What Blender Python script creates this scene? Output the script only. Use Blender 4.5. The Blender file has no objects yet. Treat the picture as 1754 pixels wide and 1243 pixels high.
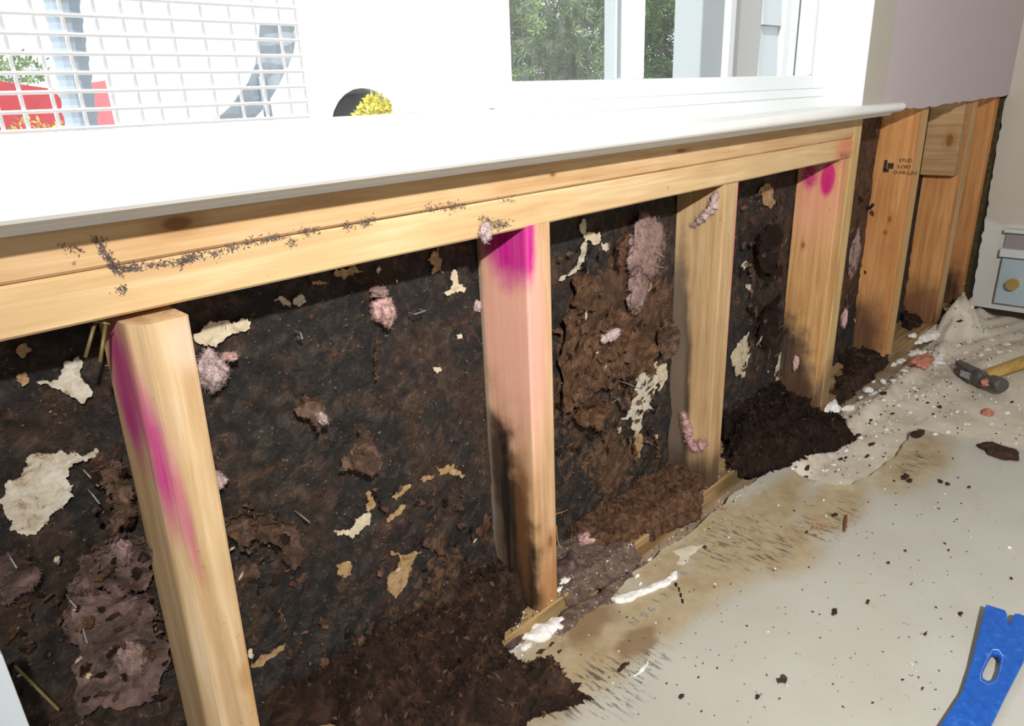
import bpy, bmesh, math, random
import numpy as np
from mathutils import Vector, Matrix, noise
from mathutils.geometry import delaunay_2d_cdt

# ------------------------------------------------------------------ camera
SC = bpy.context.scene
COL = SC.collection
YAW, PITCH, ROLL, FPX = math.radians(44.1426), math.radians(20.3839), math.radians(-2.3932), 1220.95
CAM = np.array([-0.57006, -0.51895, 0.65274])
PPX, PPY = 877.0, 621.5
_f = np.array([math.sin(YAW) * math.cos(PITCH), math.cos(YAW) * math.cos(PITCH), -math.sin(PITCH)])
_r = np.cross(_f, [0, 0, 1]); _r /= np.linalg.norm(_r); _u = np.cross(_r, _f)
c_, s_ = math.cos(ROLL), math.sin(ROLL)
_r, _u = c_ * _r + s_ * _u, -s_ * _r + c_ * _u
cam_d = bpy.data.cameras.new('camera'); cam_o = bpy.data.objects.new('camera', cam_d); COL.objects.link(cam_o)
M = Matrix.Identity(4)
for i in range(3):
    M[i][0], M[i][1], M[i][2], M[i][3] = _r[i], _u[i], -_f[i], CAM[i]
cam_o.matrix_world = M
cam_d.sensor_width = 36.0; cam_d.lens = FPX * 36.0 / 1754.0; cam_d.clip_start = 0.01; cam_d.clip_end = 200
SC.camera = cam_o

# ------------------------------------------------------------------ world, sun, flash, exposure
SC.view_settings.view_transform = 'Standard'; SC.view_settings.look = 'None'
SC.view_settings.gamma = 1.0; SC.view_settings.use_curve_mapping = False
SC.view_settings.exposure = 0.0
w = bpy.data.worlds.new('sky'); SC.world = w; w.use_nodes = True
bg = w.node_tree.nodes['Background']; bg.inputs[0].default_value = (0.90, 0.95, 1.0, 1); bg.inputs[1].default_value = 1.45
def light(name, kind, loc, target, energy, color=(1, 1, 1), **kw):
    d = bpy.data.lights.new(name, kind); d.energy = energy; d.color = color
    for k, v in kw.items(): setattr(d, k, v)
    o = bpy.data.objects.new(name, d); COL.objects.link(o)
    o.location = loc
    o.rotation_euler = (Vector(target) - Vector(loc)).to_track_quat('-Z', 'Y').to_euler()
    return o
light('sun', 'SUN', (-7, -2.2, 8), (0, 0, 0), 4.5, (1.0, 0.96, 0.9), angle=math.radians(1.0))
# the photographer's flash, held above and a little behind the lens
light('camera_flash', 'SPOT', (-0.70, -0.92, 1.09), (0.95, 0.0, 0.30), 118, (1.0, 0.97, 0.93),
      spot_size=math.radians(122), spot_blend=0.95, shadow_soft_size=0.018)

# ------------------------------------------------------------------ helpers
rng = random.Random(7)
H, HB, D, SW = 0.527, 0.0335, 0.080, 0.038      # sill height, board height, stud depth, stud width
PL = 0.034                                        # bottom plate height
DZ = 0.018                                        # top of the drywall sheet on the floor
SHY = D                                           # sheathing plane
def U(u, v, axis, val):
    d = _f * FPX + _r * (u - PPX) - _u * (v - PPY)
    t = (val - CAM[axis]) / d[axis]
    return CAM + t * d
def wallxz(pts, y=SHY): return [(p[0], p[2]) for p in (U(a, b, 1, y) for a, b in pts)]
def floorxy(pts, z): return [(p[0], p[1]) for p in (U(a, b, 2, z) for a, b in pts)]

def lat(seed, n=64): return np.random.RandomState(seed).rand(n, n)
def vnoise(x, y, seed):
    L = lat(seed); n = L.shape[0]
    xi, yi = np.floor(x).astype(int), np.floor(y).astype(int)
    fx, fy = x - xi, y - yi
    fx = fx * fx * (3 - 2 * fx); fy = fy * fy * (3 - 2 * fy)
    a, b, c, d = L[xi % n, yi % n], L[(xi + 1) % n, yi % n], L[xi % n, (yi + 1) % n], L[(xi + 1) % n, (yi + 1) % n]
    return a * (1 - fx) * (1 - fy) + b * fx * (1 - fy) + c * (1 - fx) * fy + d * fx * fy
def fbm(x, y, seed, octv=5):
    x = np.asarray(x, float); y = np.asarray(y, float)
    s = np.zeros_like(x); a, t = 1.0, 0.0
    for i in range(octv):
        s += a * vnoise(x * 2 ** i + 17.3 * i, y * 2 ** i + 9.1 * i, seed + i); t += a; a *= 0.5
    return s / t

class MB:
    def __init__(self): self.v, self.f = [], []
    def add(self, vs, fs):
        b = len(self.v); self.v.extend([tuple(map(float, p)) for p in vs]); self.f.extend([tuple(b + i for i in q) for q in fs]); return self
    def box(self, a, b, M=None):
        x0, y0, z0 = a; x1, y1, z1 = b
        vs = [Vector(p) for p in ((x0, y0, z0), (x1, y0, z0), (x1, y1, z0), (x0, y1, z0), (x0, y0, z1), (x1, y0, z1), (x1, y1, z1), (x0, y1, z1))]
        if M is not None: vs = [M @ p for p in vs]
        return self.add(vs, [(3, 2, 1, 0), (4, 5, 6, 7), (0, 1, 5, 4), (1, 2, 6, 5), (2, 3, 7, 6), (3, 0, 4, 7)])
    def extrude(self, prof, fn, t0, t1, n=1, cap=True):
        """prof: closed list of (a,b); fn(a,b,t)->xyz"""
        k = len(prof); vs = []
        for i in range(n + 1):
            t = t0 + (t1 - t0) * i / n
            vs += [fn(a, b, t) for a, b in prof]
        fs = [(i * k + j, i * k + (j + 1) % k, (i + 1) * k + (j + 1) % k, (i + 1) * k + j) for i in range(n) for j in range(k)]
        if cap: fs += [tuple(range(k - 1, -1, -1)), tuple(n * k + j for j in range(k))]
        return self.add(vs, fs)
    def tube(self, pts, r, k=6, cap=True):
        pts = [Vector(p) for p in pts]; rs = r if isinstance(r, (list, tuple)) else [r] * len(pts)
        vs = []
        for i, p in enumerate(pts):
            t = (pts[min(i + 1, len(pts) - 1)] - pts[max(i - 1, 0)]).normalized()
            a = t.orthogonal().normalized() if i == 0 else (a - t * a.dot(t)).normalized()
            b = t.cross(a)
            vs += [p + (a * math.cos(2 * math.pi * j / k) + b * math.sin(2 * math.pi * j / k)) * rs[i] for j in range(k)]
        n = len(pts)
        fs = [(i * k + j, i * k + (j + 1) % k, (i + 1) * k + (j + 1) % k, (i + 1) * k + j) for i in range(n - 1) for j in range(k)]
        if cap: fs += [tuple(range(k - 1, -1, -1)), tuple((n - 1) * k + j for j in range(k))]
        return self.add(vs, fs)
    def shard(self, p, l, wd, th=None):
        """tiny solid splinter (tetra-like prism) at p with random orientation"""
        d = Vector((rng.gauss(0, 1), rng.gauss(0, 1), rng.gauss(0, 1))).normalized()
        a = d.orthogonal().normalized(); b = d.cross(a); an = rng.random() * 6.28
        a, b = a * math.cos(an) + b * math.sin(an), b * math.cos(an) - a * math.sin(an)
        p = Vector(p); th = th or wd * 0.4
        vs = [p - d * l / 2, p + d * l / 2, p + a * wd / 2, p - a * wd / 2 + b * th]
        return self.add(vs, [(0, 2, 1), (0, 1, 3), (0, 3, 2), (1, 2, 3)])
    def build(self, name, mat, parent=None, loc=(0, 0, 0), smooth=False, bevel=0):
        me = bpy.data.meshes.new(name)
        L = Vector(loc)
        me.from_pydata([Vector(p) - L for p in self.v], [], self.f); me.validate(); 
        o = bpy.data.objects.new(name, me); COL.objects.link(o); o.location = L
        bm = bmesh.new(); bm.from_mesh(me); bmesh.ops.recalc_face_normals(bm, faces=bm.faces); bm.to_mesh(me); bm.free()
        me.materials.append(mat)
        if smooth: me.polygons.foreach_set('use_smooth', [True] * len(me.polygons))
        if bevel:
            m = o.modifiers.new('bevel', 'BEVEL'); m.width = bevel; m.segments = 3; m.limit_method = 'ANGLE'; m.angle_limit = math.radians(40)
        if parent is not None:
            o.parent = parent; o.location = L - parent.location
        return o
def tag(o, label, cat, group=None, kind=None):
    o['label'] = label
    if cat: o['category'] = cat
    if group: o['group'] = group
    if kind: o['kind'] = kind
    return o
def struct(o, label=None):
    o['kind'] = 'structure'
    if label: o['label'] = label
    return o
def empty(name, loc, label, cat, group=None):
    o = bpy.data.objects.new(name, None); COL.objects.link(o); o.location = loc; o.empty_display_size = 0.05
    return tag(o, label, cat, group)

def ragged(poly, it=3, amp=0.16, seed=0):
    r = random.Random(seed); P = [tuple(p) for p in poly]
    for k in range(it):
        Q = []
        for i in range(len(P)):
            a, b = P[i], P[(i + 1) % len(P)]
            dx, dy = b[0] - a[0], b[1] - a[1]
            j = r.uniform(-amp, amp)
            Q += [a, ((a[0] + b[0]) / 2 - dy * j, (a[1] + b[1]) / 2 + dx * j)]
        P = Q
    return P
def cdt(poly, res, seed=0):
    P = np.array(poly); mn, mx = P.min(0), P.max(0)
    r = np.random.RandomState(seed)
    nx, ny = max(2, int((mx[0] - mn[0]) / res)), max(2, int((mx[1] - mn[1]) / res))
    gx, gy = np.meshgrid(np.linspace(mn[0], mx[0], nx + 1), np.linspace(mn[1], mx[1], ny + 1))
    G = np.stack([gx.ravel(), gy.ravel()], 1) + (r.rand((nx + 1) * (ny + 1), 2) - .5) * res * .7
    verts = [Vector(p) for p in P] + [Vector(g) for g in G]
    out = delaunay_2d_cdt(verts, [], [list(range(len(P)))], 1, 1e-7)
    V = np.array([tuple(v) for v in out[0]]); F = [tuple(f) for f in out[2]]
    used = sorted(set(i for f in F for i in f)); mp = {k: i for i, k in enumerate(used)}
    return V[used], [tuple(mp[i] for i in f) for f in F]
def edgedist(V, poly):
    P = np.array(poly); Q = np.roll(P, -1, 0); d = np.full(len(V), 1e9)
    for a, b in zip(P, Q):
        ab = b - a; L = (ab @ ab) + 1e-12
        t = np.clip(((V - a) @ ab) / L, 0, 1)
        d = np.minimum(d, np.linalg.norm(V - (a + t[:, None] * ab), axis=1))
    return d
def inside(P, x, y):
    c = False; n = len(P)
    for i in range(n):
        a, b = P[i], P[i - 1]
        if (a[1] > y) != (b[1] > y) and x < (b[0] - a[0]) * (y - a[1]) / (b[1] - a[1] + 1e-12) + a[0]: c = not c
    return c
def sheet_mb(poly, to3d, res, hfun, thick):
    V, F = cdt(poly, res)
    d = edgedist(V, poly); h = hfun(V[:, 0], V[:, 1], d)
    t = np.full(len(V), thick) if np.isscalar(thick) else thick(V[:, 0], V[:, 1], d, h)
    n = len(V); mb = MB()
    vs = [to3d(V[i, 0], V[i, 1], h[i]) for i in range(n)] + [to3d(V[i, 0], V[i, 1], h[i] - t[i]) for i in range(n)]
    fs = [f for f in F] + [tuple(n + i for i in reversed(f)) for f in F]
    cnt = {}
    for f in F:
        for i in range(len(f)):
            a, b = f[i], f[(i + 1) % len(f)]; cnt[(a, b)] = 1
    for (a, b) in cnt:
        if (b, a) not in cnt: fs.append((a, b, n + b, n + a)[::-1])
    mb.add(vs, fs); return mb
WALL3 = lambda y: (lambda a, b, h: (a, y - h, b))
FLOOR3 = lambda z: (lambda a, b, h: (a, b, z + h))

# ------------------------------------------------------------------ materials
def newmat(name):
    m = bpy.data.materials.new(name); m.use_nodes = True
    nt = m.node_tree; b = nt.nodes['Principled BSDF']; return m, nt, b
class NT:
    def __init__(self, nt):
        self.nt = nt; self.tc = nt.nodes.new('ShaderNodeTexCoord')
        self.geo = nt.nodes.new('ShaderNodeNewGeometry')
    def obj(self): return self.tc.outputs['Object']
    def pos(self): return self.geo.outputs['Position']
    def map(self, vec, scale=(1, 1, 1), loc=(0, 0, 0), rot=(0, 0, 0)):
        n = self.nt.nodes.new('ShaderNodeMapping'); self.nt.links.new(vec, n.inputs['Vector'])
        n.inputs['Scale'].default_value = scale; n.inputs['Location'].default_value = loc; n.inputs['Rotation'].default_value = rot
        return n.outputs[0]
    def noise(self, vec, scale, detail=4, rough=0.55, dist=0.0, col=False):
        n = self.nt.nodes.new('ShaderNodeTexNoise'); self.nt.links.new(vec, n.inputs['Vector'])
        n.inputs['Scale'].default_value = scale; n.inputs['Detail'].default_value = detail
        n.inputs['Roughness'].default_value = rough; n.inputs['Distortion'].default_value = dist
        return n.outputs['Color' if col else 'Fac']
    def vor(self, vec, scale, out='Distance', rand=1.0):
        n = self.nt.nodes.new('ShaderNodeTexVoronoi'); self.nt.links.new(vec, n.inputs['Vector'])
        n.inputs['Scale'].default_value = scale; n.inputs['Randomness'].default_value = rand; return n.outputs[out]
    def math(self, op, a, b=None, c=None, clamp=False):
        n = self.nt.nodes.new('ShaderNodeMath'); n.operation = op; n.use_clamp = clamp
        for i, x in enumerate((a, b, c)):
            if x is None: continue
            if isinstance(x, (int, float)): n.inputs[i].default_value = x
            else: self.nt.links.new(x, n.inputs[i])
        return n.outputs[0]
    def ramp(self, fac, stops, interp='LINEAR'):
        n = self.nt.nodes.new('ShaderNodeValToRGB'); self.nt.links.new(fac, n.inputs[0]); e = n.color_ramp.elements
        n.color_ramp.interpolation = interp
        while len(e) < len(stops): e.new(0.5)
        for k, (p, c) in enumerate(stops):
            e[k].position = p; e[k].color = (c[0], c[1], c[2], 1) if not isinstance(c, (int, float)) else (c, c, c, 1)
        return n.outputs[0]
    def range(self, v, a, b, c=0.0, d=1.0, smooth=True):
        n = self.nt.nodes.new('ShaderNodeMapRange'); n.interpolation_type = 'SMOOTHSTEP' if smooth else 'LINEAR'
        self.nt.links.new(v, n.inputs[0])
        for i, x in enumerate((a, b, c, d)): n.inputs[1 + i].default_value = x
        return n.outputs[0]
    def mix(self, fac, a, b, mode='MIX'):
        n = self.nt.nodes.new('ShaderNodeMix'); n.data_type = 'RGBA'; n.blend_type = mode; n.clamp_factor = True
        for i, x in ((0, fac), (6, a), (7, b)):
            if isinstance(x, (int, float)): n.inputs[i].default_value = x
            elif isinstance(x, tuple): n.inputs[i].default_value = (*x[:3], 1)
            else: self.nt.links.new(x, n.inputs[i])
        return n.outputs[2]
    def blob(self, vec, cen, rad, nz=0.5, nscale=40, soft=0.35):
        """1 inside an ellipsoid with a noisy edge"""
        n = self.nt.nodes.new('ShaderNodeVectorMath'); n.operation = 'SUBTRACT'; self.nt.links.new(vec, n.inputs[0]); n.inputs[1].default_value = cen
        m = self.nt.nodes.new('ShaderNodeVectorMath'); m.operation = 'DIVIDE'; self.nt.links.new(n.outputs[0], m.inputs[0]); m.inputs[1].default_value = rad
        l = self.nt.nodes.new('ShaderNodeVectorMath'); l.operation = 'LENGTH'; self.nt.links.new(m.outputs[0], l.inputs[0])
        v = l.outputs['Value']
        if nz:
            q = self.noise(vec, nscale, 4)
            v = self.math('ADD', v, self.math('MULTIPLY', self.math('SUBTRACT', q, 0.5), nz * 2))
        return self.range(v, 1 - soft, 1 + soft, 1.0, 0.0)
    def bump(self, h, bsdf, strength=0.3, dist=0.002):
        n = self.nt.nodes.new('ShaderNodeBump'); n.inputs['Strength'].default_value = strength; n.inputs['Distance'].default_value = dist
        self.nt.links.new(h, n.inputs['Height']); self.nt.links.new(n.outputs[0], bsdf.inputs['Normal'])
def plain(name, col, rough=0.6, spec=0.4, metal=0.0, nscale=0, nmix=0.12, bump=0.0, emit=None):
    m, nt, b = newmat(name); N = NT(nt)
    b.inputs['Roughness'].default_value = rough; b.inputs['Specular IOR Level'].default_value = spec; b.inputs['Metallic'].default_value = metal
    if nscale:
        f = N.noise(N.obj(), nscale, 5)
        lo = tuple(c * (1 - nmix * 2) for c in col); hi = tuple(min(1, c * (1 + nmix)) for c in col)
        nt.links.new(N.ramp(f, [(0.3, lo), (0.7, hi)]), b.inputs['Base Color'])
        if bump: N.bump(f, b, bump)
    else: b.inputs['Base Color'].default_value = (*col, 1)
    return m

def wood(name, axis=2, cols=((0.42, 0.24, 0.11), (0.60, 0.37, 0.17), (0.72, 0.49, 0.26)), seed=0.0, blobs=(), knots=(), rough=0.75, grain=1.0, specks=0.3):
    """blobs: (centre, radii, colour, strength, noise, softness); centre in object space"""
    m, nt, b = newmat(name); N = NT(nt); o = N.obj()
    s = [26, 26, 26]; s[axis] = 1.6
    warp = N.noise(N.map(o, (3, 3, 3), (seed, seed * 2, 0)), 2.0, 2)
    mv = N.map(o, tuple(s), (seed * 3.1, seed * 1.7, seed * 0.7))
    g = N.noise(mv, 3.2, 6, 0.6, 0.6)
    s2 = [120, 120, 120]; s2[axis] = 4
    fine = N.noise(N.map(o, tuple(s2), (seed, 0, seed)), 3.0, 3, 0.6)
    f = N.math('ADD', N.math('MULTIPLY', g, 0.75), N.math('MULTIPLY', fine, 0.25))
    f = N.math('ADD', f, N.math('MULTIPLY', N.math('SUBTRACT', warp, 0.5), 0.35))
    col = N.ramp(f, [(0.32, cols[0]), (0.5, cols[1]), (0.66, cols[2])])
    for kc, kr in knots:
        ring = N.blob(o, kc, kr, 0.15, 60, 0.5); col = N.mix(N.math('MULTIPLY', ring, 0.55), col, (0.33, 0.15, 0.05))
        core = N.blob(o, kc, tuple(q * 0.5 for q in kr), 0.2, 60, 0.3); col = N.mix(N.math('MULTIPLY', core, 0.75), col, (0.16, 0.06, 0.02))
    for bl in blobs:
        cen, rad, c, st = bl[:4]; nz = bl[4] if len(bl) > 4 else 0.4; so = bl[5] if len(bl) > 5 else 0.5
        msk = N.blob(o, cen, rad, nz, 30, so)
        st2 = N.math('MULTIPLY', msk, st)
        st2 = N.math('MULTIPLY', st2, N.range(f, 0.25, 0.62, 1.08, 0.90))
        col = N.mix(st2, col, c)
    if specks:
        v = N.noise(N.map(o, (1, 1, 1), (seed, seed, seed)), 130, 3, 0.5)
        sp = N.range(v, 0.70, 0.74); col = N.mix(N.math('MULTIPLY', sp, specks), col, (0.05, 0.03, 0.02))
    nt.links.new(col, b.inputs['Base Color']); b.inputs['Roughness'].default_value = rough; b.inputs['Specular IOR Level'].default_value = 0.25
    N.bump(f, b, 0.35 * grain, 0.0012)
    return m

def mottled(name, stops, scale=30, detail=8, rough=0.9, bump=0.6, bdist=0.004, spec=0.2, dist=0.8, speck=None):
    m, nt, b = newmat(name); N = NT(nt); p = N.pos()
    f = N.noise(p, scale, detail, 0.62, dist)
    col = N.ramp(f, stops)
    if speck:
        v = N.noise(p, speck[1], 2); col = N.mix(N.range(v, speck[2], speck[2] + 0.03), col, speck[0])
    nt.links.new(col, b.inputs['Base Color']); b.inputs['Roughness'].default_value = rough; b.inputs['Specular IOR Level'].default_value = spec
    N.bump(N.noise(p, scale * 4, 6, 0.7), b, bump, bdist)
    return m

WHITE = plain('white_paint', (0.86, 0.86, 0.83), 0.45, 0.4, nscale=9, nmix=0.03)
VINYL = plain('white_vinyl', (0.84, 0.88, 0.90), 0.35, 0.5)
GYPSUM = plain('gypsum', (0.86, 0.85, 0.82), 0.9, 0.2, nscale=120, nmix=0.10, bump=0.4)
CREAM = mottled('cream_board_core', [(0.25, (0.20, 0.13, 0.06)), (0.42, (0.52, 0.43, 0.29)), (0.7, (0.70, 0.62, 0.47))], 90, 6, 0.9, 0.4, 0.002)
BONE = mottled('bone_board_core', [(0.30, (0.20, 0.11, 0.05)), (0.40, (0.50, 0.42, 0.31)), (0.62, (0.68, 0.64, 0.54))], 95, 6, 0.9, 0.6, 0.003)
TAN = mottled('tan_board_core', [(0.25, (0.16, 0.08, 0.03)), (0.45, (0.34, 0.21, 0.10)), (0.7, (0.50, 0.36, 0.19))], 120, 6, 0.9, 0.5, 0.002)
KRAFT = mottled('brown_torn_paper', [(0.30, (0.03, 0.018, 0.012)), (0.5, (0.12, 0.07, 0.047)), (0.72, (0.29, 0.18, 0.125))], 65, 9, 0.92, 1.0, 0.005)
PINKPAPER = mottled('pinkish_fuzzy_paper', [(0.30, (0.035, 0.024, 0.019)), (0.48, (0.13, 0.085, 0.072)), (0.72, (0.34, 0.22, 0.195))], 38, 9, 0.95, 1.0, 0.006)
RUSTP = mottled('rust_brown_fibreboard', [(0.28, (0.022, 0.012, 0.008)), (0.48, (0.115, 0.058, 0.032)), (0.74, (0.27, 0.15, 0.085))], 75, 9, 0.95, 1.0, 0.004)
ROT = mottled('dark_rotted_fibre', [(0.25, (0.010, 0.006, 0.004)), (0.5, (0.040, 0.022, 0.015)), (0.78, (0.13, 0.07, 0.045))], 42, 8, 0.95, 1.0, 0.006)
ROTBLK = mottled('black_rotted_fibre', [(0.25, (0.006, 0.004, 0.003)), (0.55, (0.026, 0.014, 0.009)), (0.8, (0.085, 0.042, 0.025))], 42, 8, 0.95, 1.0, 0.006)
DUST = mottled('grey_brown_dust', [(0.25, (0.07, 0.045, 0.032)), (0.5, (0.155, 0.105, 0.08)), (0.75, (0.27, 0.20, 0.165))], 80, 8, 0.95, 0.8, 0.003, speck=((0.7, 0.68, 0.64), 260, 0.66))
LINT = plain('dark_lint', (0.15, 0.12, 0.115), 0.9, 0.1)
STEEL = plain('dull_steel', (0.55, 0.54, 0.50), 0.4, 0.5, metal=0.8)
BRASS = plain('brass', (0.75, 0.55, 0.20), 0.3, 0.5, metal=0.9)
NAILM = plain('weathered_nail', (0.17, 0.13, 0.05), 0.5, 0.4, metal=0.3)
def fluff_mat(name, c):
    m, nt, b = newmat(name); N = NT(nt)
    f = N.noise(N.pos(), 120, 6, 0.7)
    nt.links.new(N.ramp(f, [(0.25, tuple(x * 0.55 for x in c)), (0.6, c), (0.8, tuple(min(1, x * 1.12) for x in c))]), b.inputs['Base Color'])
    b.inputs['Roughness'].default_value = 1.0; b.inputs['Specular IOR Level'].default_value = 0.05
    b.inputs['Subsurface Weight'].default_value = 0.0
    N.bump(N.noise(N.pos(), 400, 5, 0.7), b, 0.8, 0.003)
    return m
FLUFF = fluff_mat('pink_fibreglass', (0.78, 0.50, 0.46))
FLUFFP = fluff_mat('pale_pink_fibreglass', (0.72, 0.55, 0.53))
FLUFFO = fluff_mat('salmon_fibreglass', (0.80, 0.34, 0.24))
FLUFFG = fluff_mat('dirty_pink_fibreglass', (0.40, 0.27, 0.24))

# ------------------------------------------------------------------ structure: floor, room shell
struct(MB().box((-3.0, -3.8, -0.05), (2.6, 0.12, 0.0)).build('floor', plain('plywood_subfloor', (0.36, 0.27, 0.18), 0.85, 0.2, nscale=14, nmix=0.2)), 'bare plywood subfloor under the debris')
struct(MB().box((-3.0, -3.8, 2.40), (2.0, 0.15, 2.46)).build('ceiling', plain('ceiling_white', (0.75, 0.74, 0.71), 0.9, 0.1)), 'plain white ceiling of the room')
struct(MB().box((-3.0, 0.0, 1.95), (0.797, 0.14, 2.40)).build('wall_header', WHITE), 'white wall above the windows')

# upper drywall: lilac paint with a beige band beside the window return
m, nt, b = newmat('lilac_wall_paint'); N = NT(nt); p = N.pos()
sx = nt.nodes.new('ShaderNodeSeparateXYZ'); nt.links.new(p, sx.inputs[0])
xx = N.math('ADD', sx.outputs[0], N.math('MULTIPLY', N.math('SUBTRACT', N.noise(p, 14, 2), 0.5), 0.012))
stripe = N.range(xx, 0.900, 0.910)
col = N.mix(stripe, (0.50, 0.465, 0.40), (0.545, 0.475, 0.505))
nt.links.new(col, b.inputs['Base Color']); b.inputs['Roughness'].default_value = 0.55; b.inputs['Specular IOR Level'].default_value = 0.35
N.bump(N.noise(p, 300, 3), b, 0.08, 0.001)
cut = wallxz([(1492, 172), (1545, 184), (1585, 184), (1625, 178), (1660, 172), (1700, 167), (1726, 162)], -0.0127)
xs = [cut[0][0] - 0.004] + [c[0] for c in cut[1:]]
low = [(0.800, 0.612)] + cut[1:-1] + [(1.83, cut[-1][1])]
lowr = []
for a, b2 in zip(low[:-1], low[1:]):
    for k in range(6):
        t = k / 6; lowr.append((a[0] + (b2[0] - a[0]) * t, a[1] + (b2[1] - a[1]) * t + rng.uniform(-.0025, .0025)))
lowr.append(low[-1])
outl = lowr + [(1.83, 2.40), (0.800, 2.40)]
mb = MB(); k = len(outl)
mb.extrude(outl, lambda a, b, t: (a, t, b), -0.0127, -0.0005)
struct(mb.build('wall_back', m), 'lilac painted drywall above the cut-out, beige band by window')
struct(MB().box((0.797, -0.0134, 0.6135), (0.7995, 0.120, 1.95)).build('trim_1', WHITE), 'white window jamb return at the far end of the opening')

# right wall with the cut drywall edge
m, nt, b = newmat('right_wall_drywall'); N = NT(nt); p = N.pos()
sx = nt.nodes.new('ShaderNodeSeparateXYZ'); nt.links.new(p, sx.inputs[0])
zz = N.math('ADD', sx.outputs[2], N.math('MULTIPLY', N.math('SUBTRACT', N.noise(p, 22, 4), 0.5), 0.05))
col = N.mix(N.range(zz, 0.255, 0.275), (0.66, 0.66, 0.62), (0.55, 0.51, 0.44))
nt.links.new(col, b.inputs['Base Color']); b.inputs['Roughness'].default_value = 0.7; b.inputs['Specular IOR Level'].default_value = 0.2
edge = [(-0.006 + rng.uniform(-.003, .003) - 0.012 * max(0, 0.62 - z) / 0.62, z) for z in np.linspace(0.02, 0.60, 40)] + [(-0.0127, 0.61), (-0.0127, 2.40), (-3.8, 2.40), (-3.8, 0.02)]
struct(MB().extrude(edge, lambda a, b, t: (t, a, b), 1.83, 1.8427).build('wall_right', m), 'side wall drywall, white paper below and beige paint above, cut edge')
struct(MB().box((1.8427, -3.8, 0.0), (1.92, 0.12, 2.40)).build('wall_right_core', plain('dark_cavity', (0.05, 0.035, 0.025), 0.95, 0.1)))
struct(MB().box((1.803, -0.006, 0.045), (1.8295, 0.004, 0.60)).build('trim_2', mottled('cut_edge_gap_shade', [(0.3, (0.02, 0.012, 0.008)), (0.6, (0.09, 0.07, 0.03)), (0.8, (0.20, 0.20, 0.10))], 60)), 'ragged cut edge of drywall in the corner, gap darkness painted in')  # dark of the corner gap painted in beside the greenish cut edge
# unseen rear wall, added with an opening sized to control the ambient fill
mb = MB().box((-3.0, -3.86, 0.0), (-1.6, -3.8, 2.40)).box((0.6, -3.86, 0.0), (1.92, -3.8, 2.40)).box((-1.6, -3.86, 2.05), (0.6, -3.8, 2.40))
struct(mb.build('wall_rear', plain('rear_wall', (0.62, 0.58, 0.55), 0.8, 0.2)), 'plain unseen wall behind the photographer, opening sized for fill light')
struct(MB().box((-3.06, -3.8, 0.0), (-3.0, 0.15, 2.40)).build('wall_left', plain('side_wall', (0.62, 0.58, 0.55), 0.8, 0.2)), 'plain wall far to the left')
struct(MB().box((-3.0, 0.0, 0.0), (-1.25, 0.14, 1.95)).build('wall_front', plain('pier_wall', (0.62, 0.58, 0.55), 0.8, 0.2)), 'plain wall left of the windows')

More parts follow.
